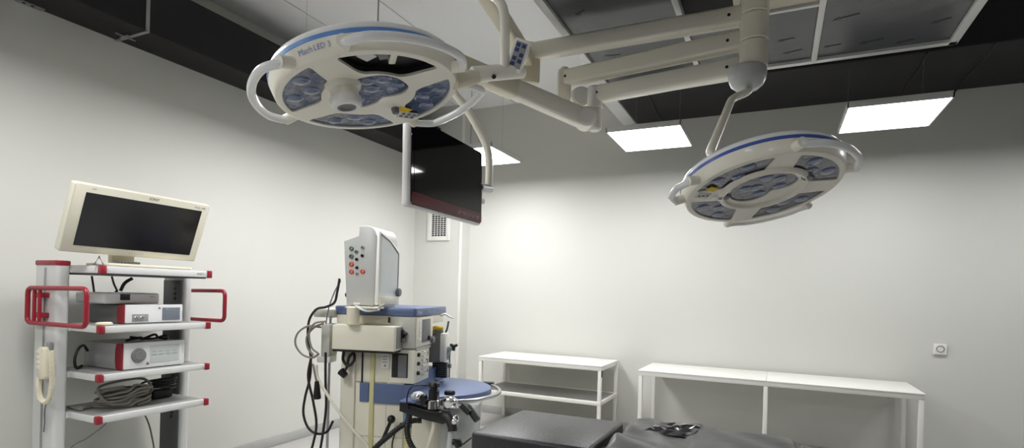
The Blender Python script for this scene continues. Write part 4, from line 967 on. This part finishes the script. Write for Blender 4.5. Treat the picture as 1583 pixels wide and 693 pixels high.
# ------------------------------------------------------------------ wall fittings
t = thing('wall_outlet', 'white square power outlet alone on the back wall', 'outlet', (1.338, YB, 1.104))
XZb = Matrix(((1, 0, 0, 0), (0, 0, 1, 0), (0, 1, 0, 0), (0, 0, 0, 1)))
MB().prism(rrect(1.291, 1.385, 1.057, 1.151, 0.006), YB - 0.022, YB - 0.0005, XZb, 0.003).build('plate', M_white, t, world=True)
MB().lathe([(0.028, 0.0), (0.031, 0.003), (0.025, 0.003), (0.023, -0.008), (0, -0.008)], Matrix.Translation((1.338, YB - 0.0225, 1.106)) @ Matrix.Rotation(PI / 2, 4, 'X'), 28).build('socket_well', M_midgrey, t, world=True)
MB().rod((1.338, YB - 0.026, 1.106), (1.338, YB - 0.018, 1.106), 0.012, seg=16).build('socket_core', M_white, t, world=True)
t = thing('wall_vent', 'white framed air grille high on the corner column behind the hanging monitor', 'vent', (-3.87, 5.93, 2.35))
yv = 5.93
b = MB(); xa, xb, za, zb = -4.045, -3.71, 2.145, 2.60
b.box((xa, yv - 0.022, za), (xa + 0.065, yv - 0.0005, zb), 0.004); b.box((xb - 0.055, yv - 0.022, za), (xb, yv - 0.0005, zb), 0.004)
b.box((xa + 0.064, yv - 0.0215, za), (xb - 0.054, yv - 0.0005, za + 0.055), 0.004); b.box((xa + 0.064, yv - 0.0215, zb - 0.055), (xb - 0.054, yv - 0.0005, zb), 0.004)
b.build('frame', M_white, t, world=True)
MB().box((xa + 0.06, yv - 0.006, za + 0.05), (xb - 0.05, yv - 0.001, zb - 0.05)).build('dark_core', M_dark, t, world=True)
b = MB()
for k in range(1, 13): z = za + 0.055 + k * 0.0265; b.box((xa + 0.06, yv - 0.016, z - 0.0045), (xb - 0.05, yv - 0.006, z + 0.0045))
for k in range(1, 5): x = xa + 0.065 + k * 0.043; b.box((x - 0.003, yv - 0.018, za + 0.05), (x + 0.003, yv - 0.006, zb - 0.05))
b.build('grille', M_alu, t, world=True)

# ------------------------------------------------------------------ camera
cam = bpy.data.cameras.new('camera'); co = bpy.data.objects.new('camera', cam); C.objects.link(co)
roll = math.radians(1.55)
up = V((0, 0, 1)) * math.cos(roll) - Rd * math.sin(roll); rt = Rd * math.cos(roll) + V((0, 0, 1)) * math.sin(roll)
Mc = Matrix((rt, up, -Fd)).transposed().to_4x4(); Mc.translation = (0, 0, 1.5)
co.matrix_world = Mc
cam.sensor_width = 36; cam.lens = 856 / 1583 * 36; cam.shift_y = (454 - 346.5) / 1583; cam.clip_start = 0.05
sc = bpy.context.scene; sc.camera = co
w = bpy.data.worlds.new('world'); sc.world = w; w.use_nodes = True
w.node_tree.nodes['Background'].inputs['Color'].default_value = (0.02, 0.02, 0.02, 1)
vs = sc.view_settings; vs.view_transform = 'Standard'; vs.look = 'None'; vs.exposure = 0.0; vs.gamma = 1.0; vs.use_curve_mapping = False
sc.cycles.max_bounces = 10; sc.cycles.diffuse_bounces = 6
